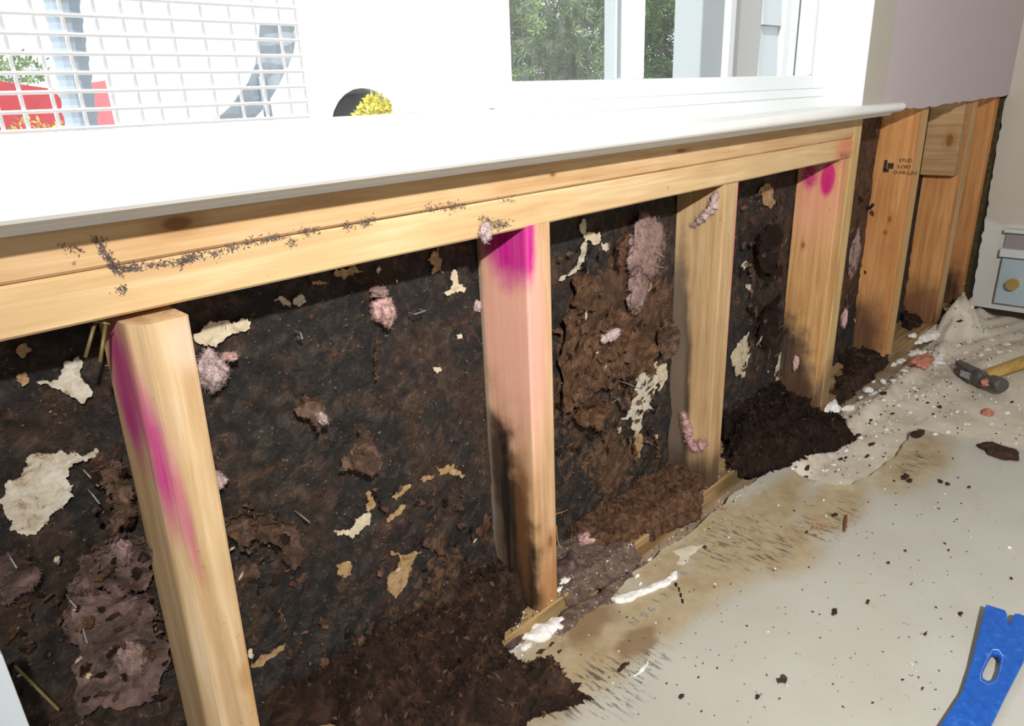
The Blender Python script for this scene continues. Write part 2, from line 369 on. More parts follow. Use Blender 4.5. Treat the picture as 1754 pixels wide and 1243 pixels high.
# ------------------------------------------------------------------ sheathing: black, mould-eaten fibreboard
CORES = [   # places where the black facing is torn off: outline, core colour
    ([(62, 655), (135, 610), (142, 650), (145, 690), (125, 680), (95, 665)], BONE, dict()),
    ([(8, 832), (40, 805), (45, 785), (75, 778), (103, 772), (115, 780), (165, 768), (168, 775), (150, 790), (120, 800), (125, 830), (112, 845), (127, 850), (110, 872), (85, 888), (70, 905), (45, 918), (20, 910), (8, 880)], BONE, dict(bumpy=0.0015)),
    ([(333, 572), (350, 558), (395, 553), (425, 545), (428, 560), (400, 570), (385, 580), (350, 592), (340, 588)], CREAM, dict()),
    ([(470, 515), (490, 510), (498, 518), (497, 527), (485, 524)], CREAM, dict(res=0.004)),
    ([(505, 510), (517, 503), (525, 515), (515, 524), (505, 522)], BONE, dict(res=0.004)),
    ([(772, 475), (778, 462), (785, 480), (800, 493), (795, 502), (780, 500), (762, 503), (775, 490)], CREAM, dict(res=0.004)),
    ([(743, 430), (752, 424), (758, 445), (760, 468), (742, 470), (745, 455), (733, 445)], TAN, dict(res=0.004)),
    ([(574, 459), (595, 462), (612, 458), (622, 465), (605, 472), (588, 478), (577, 474)], TAN, dict(res=0.004)),
    ([(535, 482), (548, 480), (565, 484), (550, 488), (537, 488)], TAN, dict(res=0.004)),
    ([(645, 462), (651, 456), (652, 464), (647, 468)], CREAM, dict(res=0.003)),
    ([(998, 375), (1004, 385), (1003, 402), (1028, 397), (1029, 412), (1015, 418), (1003, 414)], CREAM, dict(res=0.005)),
    ([(1031, 415), (1043, 417), (1043, 427), (1033, 424)], BONE, dict(res=0.005)),
    ([(1001, 415), (1006, 416), (1001, 440), (993, 462), (980, 470), (962, 482), (958, 481), (978, 466), (990, 455), (996, 437)], BONE, dict(it=2, res=0.006)),
    ([(1098, 625), (1125, 632), (1130, 650), (1122, 672), (1112, 690), (1122, 705), (1102, 712), (1098, 735), (1090, 745), (1085, 712), (1065, 718), (1080, 700), (1088, 675), (1090, 650)], BONE, dict(res=0.008)),
    ([(1092, 740), (1100, 745), (1098, 780), (1090, 790), (1086, 770)], TAN, dict(res=0.008)),
    ([(1116, 615), (1135, 618), (1136, 660), (1128, 670), (1122, 640)], CREAM, dict(res=0.008)),
    ([(1258, 600), (1272, 580), (1284, 568), (1286, 595), (1280, 625), (1276, 645), (1262, 645), (1255, 625)], CREAM, dict(res=0.008)),
    ([(1270, 453), (1277, 447), (1280, 455), (1273, 463)], BONE, dict(res=0.006)),
    ([(1278, 490), (1287, 488), (1285, 500)], BONE, dict(res=0.006)),
    ([(1300, 330), (1325, 320), (1330, 345), (1312, 352)], TAN, dict(res=0.01)),
    ([(572, 910), (592, 908), (605, 903), (620, 885), (627, 880), (636, 883), (633, 900), (615, 915), (603, 922), (590, 914)], CREAM, dict(res=0.004)),
    ([(668, 944), (690, 952), (705, 948), (722, 945), (708, 962), (700, 985), (690, 1010), (678, 1025), (664, 1008), (668, 985), (684, 965)], TAN, dict(res=0.004)),
    ([(576, 968), (592, 964), (604, 968), (603, 985), (592, 990)], TAN, dict(res=0.004)),
    ([(630, 842), (640, 848), (642, 868), (632, 878), (628, 868), (634, 858)], TAN, dict(res=0.003)),
    ([(672, 852), (688, 840), (705, 830), (702, 836), (688, 848), (678, 856)], TAN, dict(res=0.003)),
    ([(663, 890), (680, 875), (695, 865), (692, 872), (678, 884), (668, 894)], TAN, dict(res=0.003)),
    ([(720, 822), (732, 815), (744, 814), (738, 822), (725, 826)], TAN, dict(res=0.003)),
    ([(745, 798), (765, 797), (785, 805), (797, 813), (790, 818), (770, 806)], TAN, dict(res=0.003)),
    ([(817, 905), (832, 880), (838, 900), (836, 925), (822, 918)], RUSTP, dict(res=0.005)),
    ([(430, 1142), (450, 1122), (478, 1108), (490, 1102), (487, 1112), (462, 1128), (440, 1142)], TAN, dict(res=0.004)),
    ([(783, 574), (791, 572), (792, 580), (785, 581)], CREAM, dict(res=0.003, it=2)),
    ([(743, 629), (757, 632), (756, 636), (744, 635)], CREAM, dict(res=0.003, it=2)),
    ([(28, 600), (45, 588), (54, 600), (42, 612)], TAN, dict(res=0.005)),
    ([(30, 640), (45, 636), (50, 655), (38, 662)], TAN, dict(res=0.005)),
    ([(1100, 470), (1112, 462), (1118, 480), (1110, 500), (1098, 495)], TAN, dict(res=0.006)),
    ([(1335, 605), (1340, 612), (1337, 648), (1332, 655), (1329, 630)], BONE, dict(res=0.008)),
]
CORE_LIFT = 0.0035
def sheathing():
    x0, x1, z0, z1 = -1.25, 1.84, 0.0, 0.585
    nx, nz = 760, 160
    X, Z = np.meshgrid(np.linspace(x0, x1, nx), np.linspace(z0, z1, nz), indexing='ij')
    warp = fbm(X * 6, Z * 6, 11, 3) - .5
    h = (fbm(X * 14 + warp * 2, Z * 14, 3, 5) - .5) * 0.010
    # diagonal wrinkles low in each bay
    low = np.clip(1 - Z / 0.36, 0, 1)
    r = np.abs(fbm((X * .75 - Z * .66) * 34 + warp * 3, (X * .66 + Z * .75) * 9, 23, 4) - .5) * 2
    h += (1 - r) ** 3 * 0.011 * low
    h += (fbm(X * 90, Z * 90, 31, 3) - .5) * 0.0022
    def g(cx, cz, rx, rz): return np.exp(-(((X - cx) / rx) ** 2 + ((Z - cz) / rz) ** 2))
    brown = fbm(X * 9, Z * 9, 41, 5) * 0.55 - 0.07 - 0.05 * (X < 0.0)
    brown += 0.36 * g(0.20, 0.30, 0.18, 0.13) + 0.18 * g(0.14, 0.12, 0.2, 0.07)
    brown += 0.10 * g(-0.15, 0.06, 0.25, 0.07) - 0.18 * g(0.6, 0.4, 0.12, 0.2)
    brown += 0.34 * (X > 0.84) * (X < 1.3) * np.clip(Z / 0.3, 0.3, 1)
    edge = 1.0 * (brown > 0.40)
    h += 0.003 * np.clip((brown - .40) * 12, 0, 1)
    for px, mt, kw in CORES:                      # the facing is flat (gone) where the core shows
        P = np.array(wallxz(px, SHY - CORE_LIFT)); mn, mx = P.min(0) - .004, P.max(0) + .004
        I = np.argwhere((X > mn[0]) & (X < mx[0]) & (Z > mn[1]) & (Z < mx[1]))
        if not len(I): continue
        Q = np.stack([X[I[:, 0], I[:, 1]], Z[I[:, 0], I[:, 1]]], 1); d = edgedist(Q, P)
        ins = np.array([inside(P, a, b) for a, b in Q])
        k = np.where(ins, 1.0, np.clip(1 - d / .006, 0, 1))
        hv = h[I[:, 0], I[:, 1]]; h[I[:, 0], I[:, 1]] = hv * (1 - k) + np.minimum(hv, 0.0) * k - 0.0005 * k
    me = bpy.data.meshes.new('wall_sheathing')
    V = np.stack([X.ravel(), (SHY - np.clip(h.ravel(), -0.004, 0.012)), Z.ravel()], 1)
    idx = np.arange(nx * nz).reshape(nx, nz)
    F = np.stack([idx[:-1, :-1].ravel(), idx[1:, :-1].ravel(), idx[1:, 1:].ravel(), idx[:-1, 1:].ravel()], 1)
    me.from_pydata(V.tolist(), [], F.tolist())
    me.polygons.foreach_set('use_smooth', [True] * len(me.polygons))
    at = me.attributes.new('brown', 'FLOAT', 'POINT'); at.data.foreach_set('value', brown.ravel().astype(np.float32))
    o = bpy.data.objects.new('wall_sheathing', me); COL.objects.link(o)
    m, nt, b = newmat('black_mouldy_felt'); N = NT(nt); p = N.pos()
    an = nt.nodes.new('ShaderNodeAttribute'); an.attribute_name = 'brown'
    n1 = N.noise(p, 70, 8, 0.68, 0.6); n2 = N.noise(p, 16, 6, 0.6, 0.5); n3 = N.noise(p, 260, 4, 0.6)
    base = N.ramp(n1, [(0.30, (0.006, 0.006, 0.006)), (0.50, (0.020, 0.017, 0.015)), (0.66, (0.055, 0.043, 0.035)), (0.82, (0.12, 0.095, 0.075))])
    rust = N.ramp(n1, [(0.25, (0.02, 0.010, 0.006)), (0.5, (0.085, 0.042, 0.022)), (0.75, (0.21, 0.115, 0.062))])
    a = N.math('ADD', an.outputs['Fac'], N.math('MULTIPLY', N.math('SUBTRACT', n1, 0.5), 0.55))
    thin = N.range(n2, 0.42, 0.64, 0.0, 0.85)
    col = N.mix(thin, base, N.mix(0.5, base, rust))
    col = N.mix(N.range(a, 0.36, 0.44), col, rust)
    col = N.mix(N.math('MULTIPLY', N.range(N.noise(p, 55, 6, 0.75), 0.56, 0.70), 0.6), col, (0.16, 0.062, 0.026))
    col = N.mix(N.math('MULTIPLY', N.range(n3, 0.64, 0.69), 0.7), col, (0.26, 0.18, 0.11))
    nt.links.new(col, b.inputs['Base Color']); b.inputs['Roughness'].default_value = 0.72; b.inputs['Specular IOR Level'].default_value = 0.35
    N.bump(N.math('ADD', n1, N.math('MULTIPLY', n3, 0.4)), b, 1.0, 0.006)
    me.materials.append(m)
    return struct(o, 'black mould-stained sheathing board behind the studs')
sheath = sheathing()
struct(MB().box((-1.25, SHY + 0.012, 0.0), (1.84, SHY + 0.03, 0.615)).build('wall_outer', plain('outer_board', (0.25, 0.2, 0.15), 0.9)))

# ------------------------------------------------------------------ studs
PINK = (0.50, 0.012, 0.23); PINK2 = (0.80, 0.40, 0.33); MOLD = (0.014, 0.010, 0.008); WET = (0.20, 0.085, 0.03)
PINE = ((0.44, 0.25, 0.125), (0.58, 0.365, 0.195), (0.68, 0.475, 0.29))
FIR = ((0.40, 0.165, 0.055), (0.53, 0.245, 0.085), (0.64, 0.33, 0.13))
DULL = ((0.37, 0.225, 0.11), (0.49, 0.325, 0.165), (0.60, 0.43, 0.245))
def stud(name, xr, z0, z1, mat, label, y0=0.0, width=SW, depth=D, bev=0.0025, group=None, lean=None, prof=None, nseg=10, wob=0.0006):
    """xr = X of the right front edge"""
    prof = prof or [(-width, 0), (0, 0), (0, depth), (-width, depth)]
    # ease edges
    P = []
    n = len(prof)
    for i in range(n):
        a, b, c = Vector(prof[i - 1]), Vector(prof[i]), Vector(prof[(i + 1) % n])
        e = min(bev, (a - b).length * .4, (c - b).length * .4)
        P += [b + (a - b).normalized() * e, b + ((a - b).normalized() + (c - b).normalized()) * e * 0.3, b + (c - b).normalized() * e]
    lean = lean or (lambda t: (0, 0))
    sd = rng.random() * 100
    def fn(a, b, t):
        l = lean((t - z0) / (z1 - z0)); j = noise.noise(Vector((sd, t * 30, a * 90 + b * 40))) * wob
        return (xr + a + l[0] + j, y0 + b + l[1] + j, t)
    mb = MB().extrude([tuple(p) for p in P], fn, z0, z1, nseg)
    o = mb.build(name, mat, loc=(xr, y0, z0))
    return tag(o, label, 'stud', group)
h2 = H - PL
# object space: x in -SW..0, y in 0..D, z in 0..h2
s1 = stud('wall_stud', -0.3945, PL + 0.002, H - 0.008, wood('pine_stud_near', 2, ((0.50, 0.315, 0.155), (0.63, 0.44, 0.24), (0.73, 0.56, 0.36)), 1.3,
    blobs=[((-0.040, 0.040, h2 - 0.065), (0.012, 0.026, 0.055), PINK, 0.85, 0.35, 0.5), ((-0.0355, 0.012, h2 - 0.115), (0.008, 0.010, 0.055), PINK, 0.85, 0.3, 0.6),
           ((-0.031, 0.004, h2 - 0.16), (0.004, 0.006, 0.05), PINK, 0.7, 0.3, 0.6), ((-0.028, 0.008, 0.25), (0.006, 0.012, 0.5), (0.30, 0.16, 0.06), 0.5, 0.2, 0.6),  # brown chamfer strip: wane, with the shade of its left-facing side painted in
           ((-0.010, -0.002, 0.12), (0.006, 0.01, 0.09), (0.52, 0.24, 0.07), 0.55, 0.3, 0.5), ((-0.008, -0.002, h2 - 0.03), (0.012, 0.01, 0.02), (0.85, 0.62, 0.48), 0.5)],
    knots=[((-0.015, 0, 0.165), (0.005, 0.006, 0.016))], specks=0.25),
    'nearest pale pine wall stud, magenta paint on its upper left edge', y0=-0.016,
    prof=[(-0.030, 0), (0, 0), (0, D - 0.004), (-SW - 0.001, D - 0.004), (-SW - 0.001, 0.014)], lean=lambda t: (-0.012 * (1 - t), 0.006 * (1 - t)))
s2 = stud('wall_stud', 0.0, PL, H, wood('pine_stud_second', 2, PINE, 5.1,
    blobs=[((-SW, 0.035, h2 - 0.13), (0.03, 0.05, 0.14), PINK2, 0.7, 0.35, 0.7),
           ((-0.03, 0.0, h2 - 0.10), (0.012, 0.012, 0.13), PINK2, 0.7, 0.3, 0.6), ((-SW, 0.018, h2 - 0.008), (0.014, 0.050, 0.056), PINK, 1.0, 0.35, 0.35), ((-SW, 0.090, 0.0), (0.03, 0.100, 0.29), (0.30, 0.14, 0.05), 0.7, 0.25, 0.3), ((-SW, 0.090, 0.0), (0.03, 0.092, 0.27), MOLD, 1.0, 0.28, 0.14), ((-SW, 0.082, 0.05), (0.02, 0.022, 0.12), (0.17, 0.125, 0.085), 0.8, 0.5, 0.4),
           ((-SW, 0.022, 0.13), (0.02, 0.012, 0.10), WET, 0.6, 0.4, 0.5), ((-0.01, 0, 0.02), (0.02, 0.02, 0.07), (0.36, 0.15, 0.045), 0.75, 0.3, 0.7), ((-SW, 0.08, 0.3), (0.012, 0.008, 0.5), (0.25, 0.20, 0.16), 0.8, 0.3, 0.5)],
    knots=[((-0.012, 0, 0.095), (0.007, 0.007, 0.017)), ((-SW, 0.02, 0.19), (0.006, 0.006, 0.010))]),
    'wall stud with bright magenta paint at its top and black mould at its foot')
s3 = stud('wall_stud', 0.4064, PL, H - 0.001, wood('pine_stud_third', 2, DULL, 9.4,
    blobs=[((-0.001, 0.0, h2 - 0.08), (0.004, 0.01, 0.16), (0.72, 0.13, 0.20), 0.7, 0.2, 0.6), ((-SW, 0.066, 0.10), (0.02, 0.026, 0.27), (0.035, 0.024, 0.018), 0.95, 0.2, 0.22), ((-SW, 0.074, 0.10), (0.02, 0.026, 0.27), (0.17, 0.125, 0.09), 0.98, 0.2, 0.25),
           ((-SW, 0.03, 0.0), (0.03, 0.06, 0.055), (0.05, 0.032, 0.022), 0.95, 0.35, 0.6), ((-0.015, 0, 0.0), (0.03, 0.02, 0.06), (0.09, 0.05, 0.03), 0.9, 0.3, 0.6)]),
    'wall stud with tufts of pink insulation stuck on it, third from the left')
s4 = stud('wall_stud', 0.8128, PL, H, wood('pine_stud_fourth', 2, ((0.46, 0.22, 0.08), (0.60, 0.34, 0.14), (0.68, 0.44, 0.21)), 13.0,
    blobs=[((-SW, 0.035, h2 - 0.05), (0.02, 0.05, 0.09), (0.78, 0.30, 0.24), 0.6, 0.4, 0.7), ((-SW, 0.022, h2 - 0.035), (0.02, 0.013, 0.030), (0.55, 0.012, 0.16), 1.0, 0.12, 0.25), ((-SW, 0.055, h2 - 0.03), (0.02, 0.014, 0.022), (0.52, 0.015, 0.17), 0.9, 0.4, 0.5),
           ((-SW, 0.088, 0.0), (0.03, 0.080, 0.20), (0.05, 0.035, 0.028), 1.0, 0.35, 0.25), ((-SW, 0.03, 0.01), (0.02, 0.04, 0.06), (0.10, 0.05, 0.028), 0.95, 0.4, 0.5), ((-0.01, 0, 0.0), (0.03, 0.02, 0.07), (0.12, 0.07, 0.04), 0.9, 0.3, 0.5)],
    knots=[((-SW, 0.055, 0.14), (0.006, 0.010, 0.014)), ((-SW, 0.055, h2 - 0.16), (0.006, 0.006, 0.010))]),
    'wall stud marked with a round magenta spot near the window end')
jack = stud('trimmer_stud', 0.8128 + SW, PL, H + 2 * HB, wood('trimmer_wood', 2, ((0.42, 0.25, 0.10), (0.56, 0.37, 0.16), (0.66, 0.47, 0.24)), 17.7,
    blobs=[((-0.01, 0, 0.02), (0.03, 0.03, 0.08), (0.16, 0.09, 0.05), 0.8)]), 'narrow yellowish trimmer stud closing off the end of the two sill boards')
W5 = 0.058
s5 = stud('wall_stud', 1.220, PL, 2.36, wood('fir_stud_stamped', 2, FIR, 21.0,
    blobs=[((-W5, 0.06, 0.04), (0.02, 0.05, 0.10), (0.10, 0.05, 0.03), 0.95, 0.4, 0.5), ((-0.02, -0.003, 0.3), (0.032, 0.005, 1.5), (0.56, 0.38, 0.17), 0.7, 0.1, 0.3)], knots=[((-W5, 0.03, 0.33), (0.006, 0.006, 0.012)), ((-W5, 0.035, 0.30), (0.006, 0.006, 0.008))]),
    'orange fir wall stud with a black grade stamp printed on its side', width=W5)
s6 = stud('wall_stud', 1.560, PL, 2.36, wood('fir_stud_sixth', 2, FIR, 25.0,
    blobs=[((-SW, 0.04, 0.02), (0.02, 0.08, 0.09), (0.12, 0.05, 0.025), 0.85, 0.4, 0.5)]), 'fir wall stud below and behind the knotted wood block')
s6b = stud('wall_stud', 1.5605 + SW, PL, 2.36, wood('pale_stud_twin', 2, DULL, 26.0), 'pale stud doubled against the right side of the blocked stud')
s7 = stud('wall_stud', 1.800, PL, 2.36, wood('fir_stud_corner', 2, FIR, 29.0,
    blobs=[((-SW, 0.05, 0.0), (0.03, 0.06, 0.11), (0.03, 0.018, 0.01), 0.9, 0.4, 0.4)]), 'last fir wall stud standing in the corner by the side wall')
block = MB().box((1.484, -0.001, 0.428), (1.5215, 0.076, 0.72)).build('wood_block', wood('knotted_block', 1, ((0.30, 0.17, 0.075), (0.38, 0.23, 0.11), (0.46, 0.30, 0.15)), 31.0,
    knots=[((0.0, 0.022, 0.085), (0.008, 0.016, 0.028))]), loc=(1.484, -0.001, 0.428), bevel=0.002)
tag(block, 'short wooden block with a big knot nailed beside the sixth stud', 'block')

# ------------------------------------------------------------------ sill boards, bottom plate, window stool
def board(name, x0, x1, z0, z1, mat, label, cat, y0=0.0, y1=D, n=24, tilt=0.0):
    prof = [(y0, z0), (y1, z0), (y1, z1), (y0, z1)]
    P = []
    for i in range(4):
        a, b, c = Vector(prof[i - 1]), Vector(prof[i]), Vector(prof[(i + 1) % 4])
        e = 0.002; P += [tuple(b + (a - b).normalized() * e), tuple(b + (c - b).normalized() * e)]
    sd = rng.random() * 50
    fn = lambda a, b, t: (t, a, b + tilt * (t - x1) + noise.noise(Vector((t * 9, b * 60, sd))) * 0.0008)
    o = MB().extrude(P, fn, x0, x1, n).build(name, mat, loc=(x0, y0, z0))
    return tag(o, label, cat)
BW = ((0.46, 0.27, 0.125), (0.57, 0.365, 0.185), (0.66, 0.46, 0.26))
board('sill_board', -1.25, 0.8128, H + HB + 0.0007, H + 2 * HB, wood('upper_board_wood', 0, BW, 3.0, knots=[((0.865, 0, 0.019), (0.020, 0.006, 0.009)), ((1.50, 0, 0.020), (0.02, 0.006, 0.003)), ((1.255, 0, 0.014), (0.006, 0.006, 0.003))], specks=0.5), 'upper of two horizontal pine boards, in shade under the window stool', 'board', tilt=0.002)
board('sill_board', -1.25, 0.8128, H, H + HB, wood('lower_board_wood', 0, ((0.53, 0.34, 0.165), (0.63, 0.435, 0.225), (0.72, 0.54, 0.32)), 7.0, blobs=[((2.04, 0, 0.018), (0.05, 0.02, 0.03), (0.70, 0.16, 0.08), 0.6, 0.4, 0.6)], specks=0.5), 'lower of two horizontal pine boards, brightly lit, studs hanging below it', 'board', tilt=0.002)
board('bottom_plate', -1.25, 1.80, 0.0, PL, wood('wet_bottom_plate', 0, ((0.20, 0.115, 0.05), (0.36, 0.235, 0.105), (0.50, 0.36, 0.18)), 11.0, blobs=[((1.40, 0, 0.01), (0.12, 0.02, 0.012), (0.20, 0.09, 0.03), 0.6), ((1.75, 0.0, 0.02), (0.10, 0.03, 0.02), (0.10, 0.06, 0.03), 0.7), ((2.2, 0, 0.02), (0.3, 0.03, 0.03), (0.10, 0.06, 0.03), 0.6)]), 'water-stained bottom plate running along the floor under the studs', 'board', y0=-0.002, n=60)

# window stool: moulded nose
prof = [(0.075, 0.0), (-0.020, 0.0), (-0.022, 0.003), (-0.026, 0.0045), (-0.030, 0.006), (-0.036, 0.0062)]
for k in range(9):
    a = -math.pi / 2 + math.pi * k / 8
    prof.append((-0.036 - 0.009 * math.cos(a), 0.0145 + 0.0075 * math.sin(a)))
prof += [(0.075, 0.0222)]
stool = MB().extrude(prof, lambda a, b, t: (t, a, H + 2 * HB + 0.0008 + b + 0.0042 * (t - 0.9)), -1.25, 0.925, 1).build('trim_3', WHITE, smooth=False)
struct(stool, 'white moulded window stool running along the top of the boards')
ST = H + 2 * HB + 0.0008 + 0.0222

# ------------------------------------------------------------------ windows
def pane_mat(name, dust, tint=(1, 1, 1)):
    m = bpy.data.materials.new(name); m.use_nodes = True; nt = m.node_tree; nt.nodes.clear(); N = NT(nt)
    out = nt.nodes.new('ShaderNodeOutputMaterial'); tr = nt.nodes.new('ShaderNodeBsdfTransparent'); tr.inputs[0].default_value = (*tint, 1)
    gl = nt.nodes.new('ShaderNodeBsdfGlossy'); gl.inputs['Roughness'].default_value = 0.02
    df = nt.nodes.new('ShaderNodeBsdfDiffuse'); df.inputs[0].default_value = (0.85, 0.88, 0.9, 1)
    m1 = nt.nodes.new('ShaderNodeMixShader'); m2 = nt.nodes.new('ShaderNodeMixShader')
    fr = nt.nodes.new('ShaderNodeLayerWeight'); fr.inputs[0].default_value = 0.5
    nt.links.new(N.math('ADD', N.math('MULTIPLY', N.math('POWER', fr.outputs['Facing'], 5.0), 0.35), 0.02), m1.inputs[0]); nt.links.new(tr.outputs[0], m1.inputs[1]); nt.links.new(gl.outputs[0], m1.inputs[2])
    f = N.math('MULTIPLY', N.range(N.noise(N.map(N.pos(), (40, 40, 14)), 3.0, 6, 0.7), 0.3, 0.75, 0.5, 1.5), dust)
    nt.links.new(f, m2.inputs[0]); nt.links.new(m1.outputs[0], m2.inputs[1]); nt.links.new(df.outputs[0], m2.inputs[2])
    nt.links.new(m2.outputs[0], out.inputs[0]); return m
CLEAR = pane_mat('clear_glass', 0.02); DUSTY = pane_mat('dusty_glass', 0.06)
SASHG = plain('dark_gasket', (0.10, 0.11, 0.11), 0.7)
def frame_piece(win, a, b, name, mat=VINYL, bev=0.002):
    return MB().box(a, b).build(name, mat, parent=win, bevel=bev)
WT = 1.95
def window(name, x0, x1, label):
    o = bpy.data.objects.new(name, None); COL.objects.link(o); o.location = (x0, 0.07, ST); return struct(o, label)
w2 = window('window_2', 0.0, 0.7965, 'white vinyl window with hazy panes looking onto an evergreen')
xL = U(873, 120, 1, 0.060)[0]; xM0 = U(1074, 90, 1, 0.072)[0]; xM1 = U(1098, 90, 1, 0.072)[0]; xR = U(1384, 100, 1, 0.07)[0]
zs = U(1000, 171, 1, 0.062)[2]; zg = U(1000, 137, 1, 0.07)[2]
frame_piece(w2, (xL - 0.03, 0.045, ST - 0.004), (0.7965, 0.120, ST + 0.016), 'frame_sill')
frame_piece(w2, (xL - 0.03, 0.056, ST + 0.016), (0.7965, 0.120, zs), 'sill_ledge')
frame_piece(w2, (xL - 0.03, 0.056, zs), (xL, 0.115, WT), 'side_jamb')
frame_piece(w2, (xR + 0.016, 0.056, zs), (0.7965, 0.115, WT), 'side_jamb')
frame_piece(w2, (xL - 0.03, 0.056, WT - 0.03), (0.7965, 0.115, WT), 'head_jamb')
frame_piece(w2, (xR + 0.0125, 0.068, zs), (xR + 0.016, 0.10, WT - 0.03), 'gasket', SASHG, 0)
frame_piece(w2, (xL, 0.064, zs), (xR + 0.0125, 0.092, zg), 'bottom_rail')
frame_piece(w2, (xR, 0.066, zg), (xR + 0.0125, 0.092, WT - 0.03), 'stile')
frame_piece(w2, (xM0, 0.066, zg), (xM1, 0.092, WT - 0.03), 'meeting_stile')
frame_piece(w2, (xM0 - 0.012, 0.080, zg), (xM0, 0.10, WT - 0.03), 'stile', plain('grey_vinyl', (0.45, 0.52, 0.54), 0.4))
MB().box((xL, 0.080, zg), (xM0, 0.083, WT - 0.03)).build('pane', DUSTY, parent=w2)
MB().box((xM1, 0.080, zg), (xR, 0.083, WT - 0.03)).build('pane', pane_mat('light_dust_glass', 0.03), parent=w2)
w1 = window('window_1', -1.25, 0.0, 'white window left of the mullion, looking onto the parked vehicles')
xP = U(664, 120, 1, 0.115)[0]; zl = U(400, 211, 1, 0.072)[2]
frame_piece(w1, (-1.25, 0.050, ST - 0.015), (xL - 0.031, 0.120, zl), 'frame_sill')
frame_piece(w1, (xP, 0.056, zl), (xL - 0.031, 0.115, WT), 'mullion')
frame_piece(w1, (-1.25, 0.056, zl), (-1.21, 0.115, WT), 'side_jamb')
frame_piece(w1, (-1.21, 0.056, WT - 0.03), (xP, 0.115, WT), 'head_jamb')
MB().box((-1.21, 0.080, zl), (xP, 0.083, WT - 0.03)).build('pane', CLEAR, parent=w1)
MB().box((xL - 0.036, 0.0535, ST + 0.0162), (xL - 0.0305, 0.0558, ST + 0.026)).build('latch', SASHG, parent=w2)

# ------------------------------------------------------------------ torn patches and paper on the sheathing (each a piece of its own)
def pcen(pts): return sum(p[0] for p in pts) / len(pts), sum(p[1] for p in pts) / len(pts)
SEED = [100]
def wall_patch(px, mat, name, label=None, cat=None, group=None, thick=0.0016, lift=0.010, res=0.006, bumpy=0.002, curl=0.0, parent=None, it=3, amp=0.2, fuzz=0):
    """ragged sheet lying on the sheathing; px outline in photograph pixels on the sheathing plane"""
    SEED[0] += 7; sd = SEED[0]
    poly = ragged(wallxz(px, SHY - lift), it, amp, sd)
    def h(a, b, d):
        n = fbm(a * 60, b * 60, sd, 4) - .5
        e = np.exp(-d / 0.006)
        return bumpy * 2 * n + curl * e * np.clip(fbm(a * 25, b * 25, sd + 3, 2) * 2 - .5, 0, 1.2)
    mb = sheet_mb(poly, WALL3(SHY - lift), res, h, thick)
    c = pcen(poly)
    nv = len(mb.v) // 2
    for i in range(fuzz):
        p = mb.v[rng.randrange(nv)]; l = rng.uniform(.003, .009); mb.shard((p[0], p[1] - .0005, p[2]), l, l * rng.uniform(.06, .35))
    o = mb.build(name, mat, loc=(c[0], SHY - lift, c[1]) if parent is None else (0, 0, 0), smooth=False)
    if parent is not None: o.parent = parent
    elif cat: tag(o, label, cat, group)
    return o
# exposed board core: pieces of the sheathing wall itself
def core(px, mat, **k):
    k.setdefault('bumpy', 0.0008); k.setdefault('it', 4); k.setdefault('amp', 0.30)
    return wall_patch(px, mat, 'exposed_core', parent=sheath, lift=CORE_LIFT, **k)
for px, mt, kw in CORES: core(px, mt, **kw)

# hanging brown paper and fuzzy paper scraps: things that can be peeled away
def scrap(px, mat, label, **k):
    k.setdefault('fuzz', 160); k.setdefault('it', 4); k.setdefault('amp', 0.24); k.setdefault('lift', 0.014); k.setdefault('curl', 0.012); k.setdefault('bumpy', 0.004); k.setdefault('res', 0.005)
    return wall_patch(px, mat, 'paper_scrap', label, 'paper', 'torn paper scraps on the sheathing', **k)
scrap([(612, 728), (628, 735), (632, 750), (640, 768), (640, 800), (625, 805), (600, 798), (576, 802), (578, 785), (592, 775), (602, 765)], KRAFT, 'grey-brown torn paper scrap in the middle of the big black panel')
scrap([(520, 668), (535, 680), (548, 700), (558, 712), (552, 725), (540, 722), (533, 735), (526, 715), (503, 700), (506, 688), (518, 688)], KRAFT, 'small brown paper scrap holding a wisp of pink fluff', lift=0.015)
scrap([(165, 770), (190, 785), (205, 820), (222, 868), (205, 885), (180, 905), (170, 895), (190, 862), (192, 840), (172, 822), (152, 800)], KRAFT, 'ragged brown paper hanging left of the nearest stud', curl=0.018)
scrap([(188, 900), (225, 905), (240, 925), (246, 1005), (215, 1000), (200, 1012), (165, 1000), (112, 1002), (120, 990), (140, 975), (133, 955), (160, 945), (170, 920)], PINKPAPER, 'pinkish brown fuzzy paper low on the left of the nearest stud', curl=0.02, bumpy=0.006)
scrap([(130, 1000), (175, 1003), (235, 1010), (262, 1075), (285, 1130), (280, 1215), (150, 1215), (125, 1150), (108, 1080), (105, 1040), (118, 1015)], PINKPAPER, 'large grey-brown fuzzy paper sheet at the bottom left', curl=0.012, bumpy=0.008, res=0.006)
scrap([(4, 950), (40, 952), (62, 970), (64, 985), (48, 1010), (20, 1030), (4, 1030)], PINKPAPER, 'pinkish brown paper scrap at the left edge of view', bumpy=0.006)
scrap([(372, 880), (400, 868), (440, 872), (462, 885), (490, 888), (497, 930), (500, 955), (470, 945), (455, 920), (430, 915), (405, 930), (390, 915)], KRAFT, 'crumpled brown paper flap right of the nearest stud', curl=0.02, bumpy=0.008)
scrap([(392, 975), (415, 955), (437, 965), (432, 990), (412, 1008), (398, 1018), (390, 995)], KRAFT, 'small brown paper curl under the crumpled flap', curl=0.015, bumpy=0.006)
scrap([(980, 478), (1000, 470), (1025, 472), (1022, 505), (1026, 530), (1000, 530), (978, 520), (985, 500)], RUSTP, 'flat rust-brown paper square between second and third studs', curl=0.004, bumpy=0.003, lift=0.012)
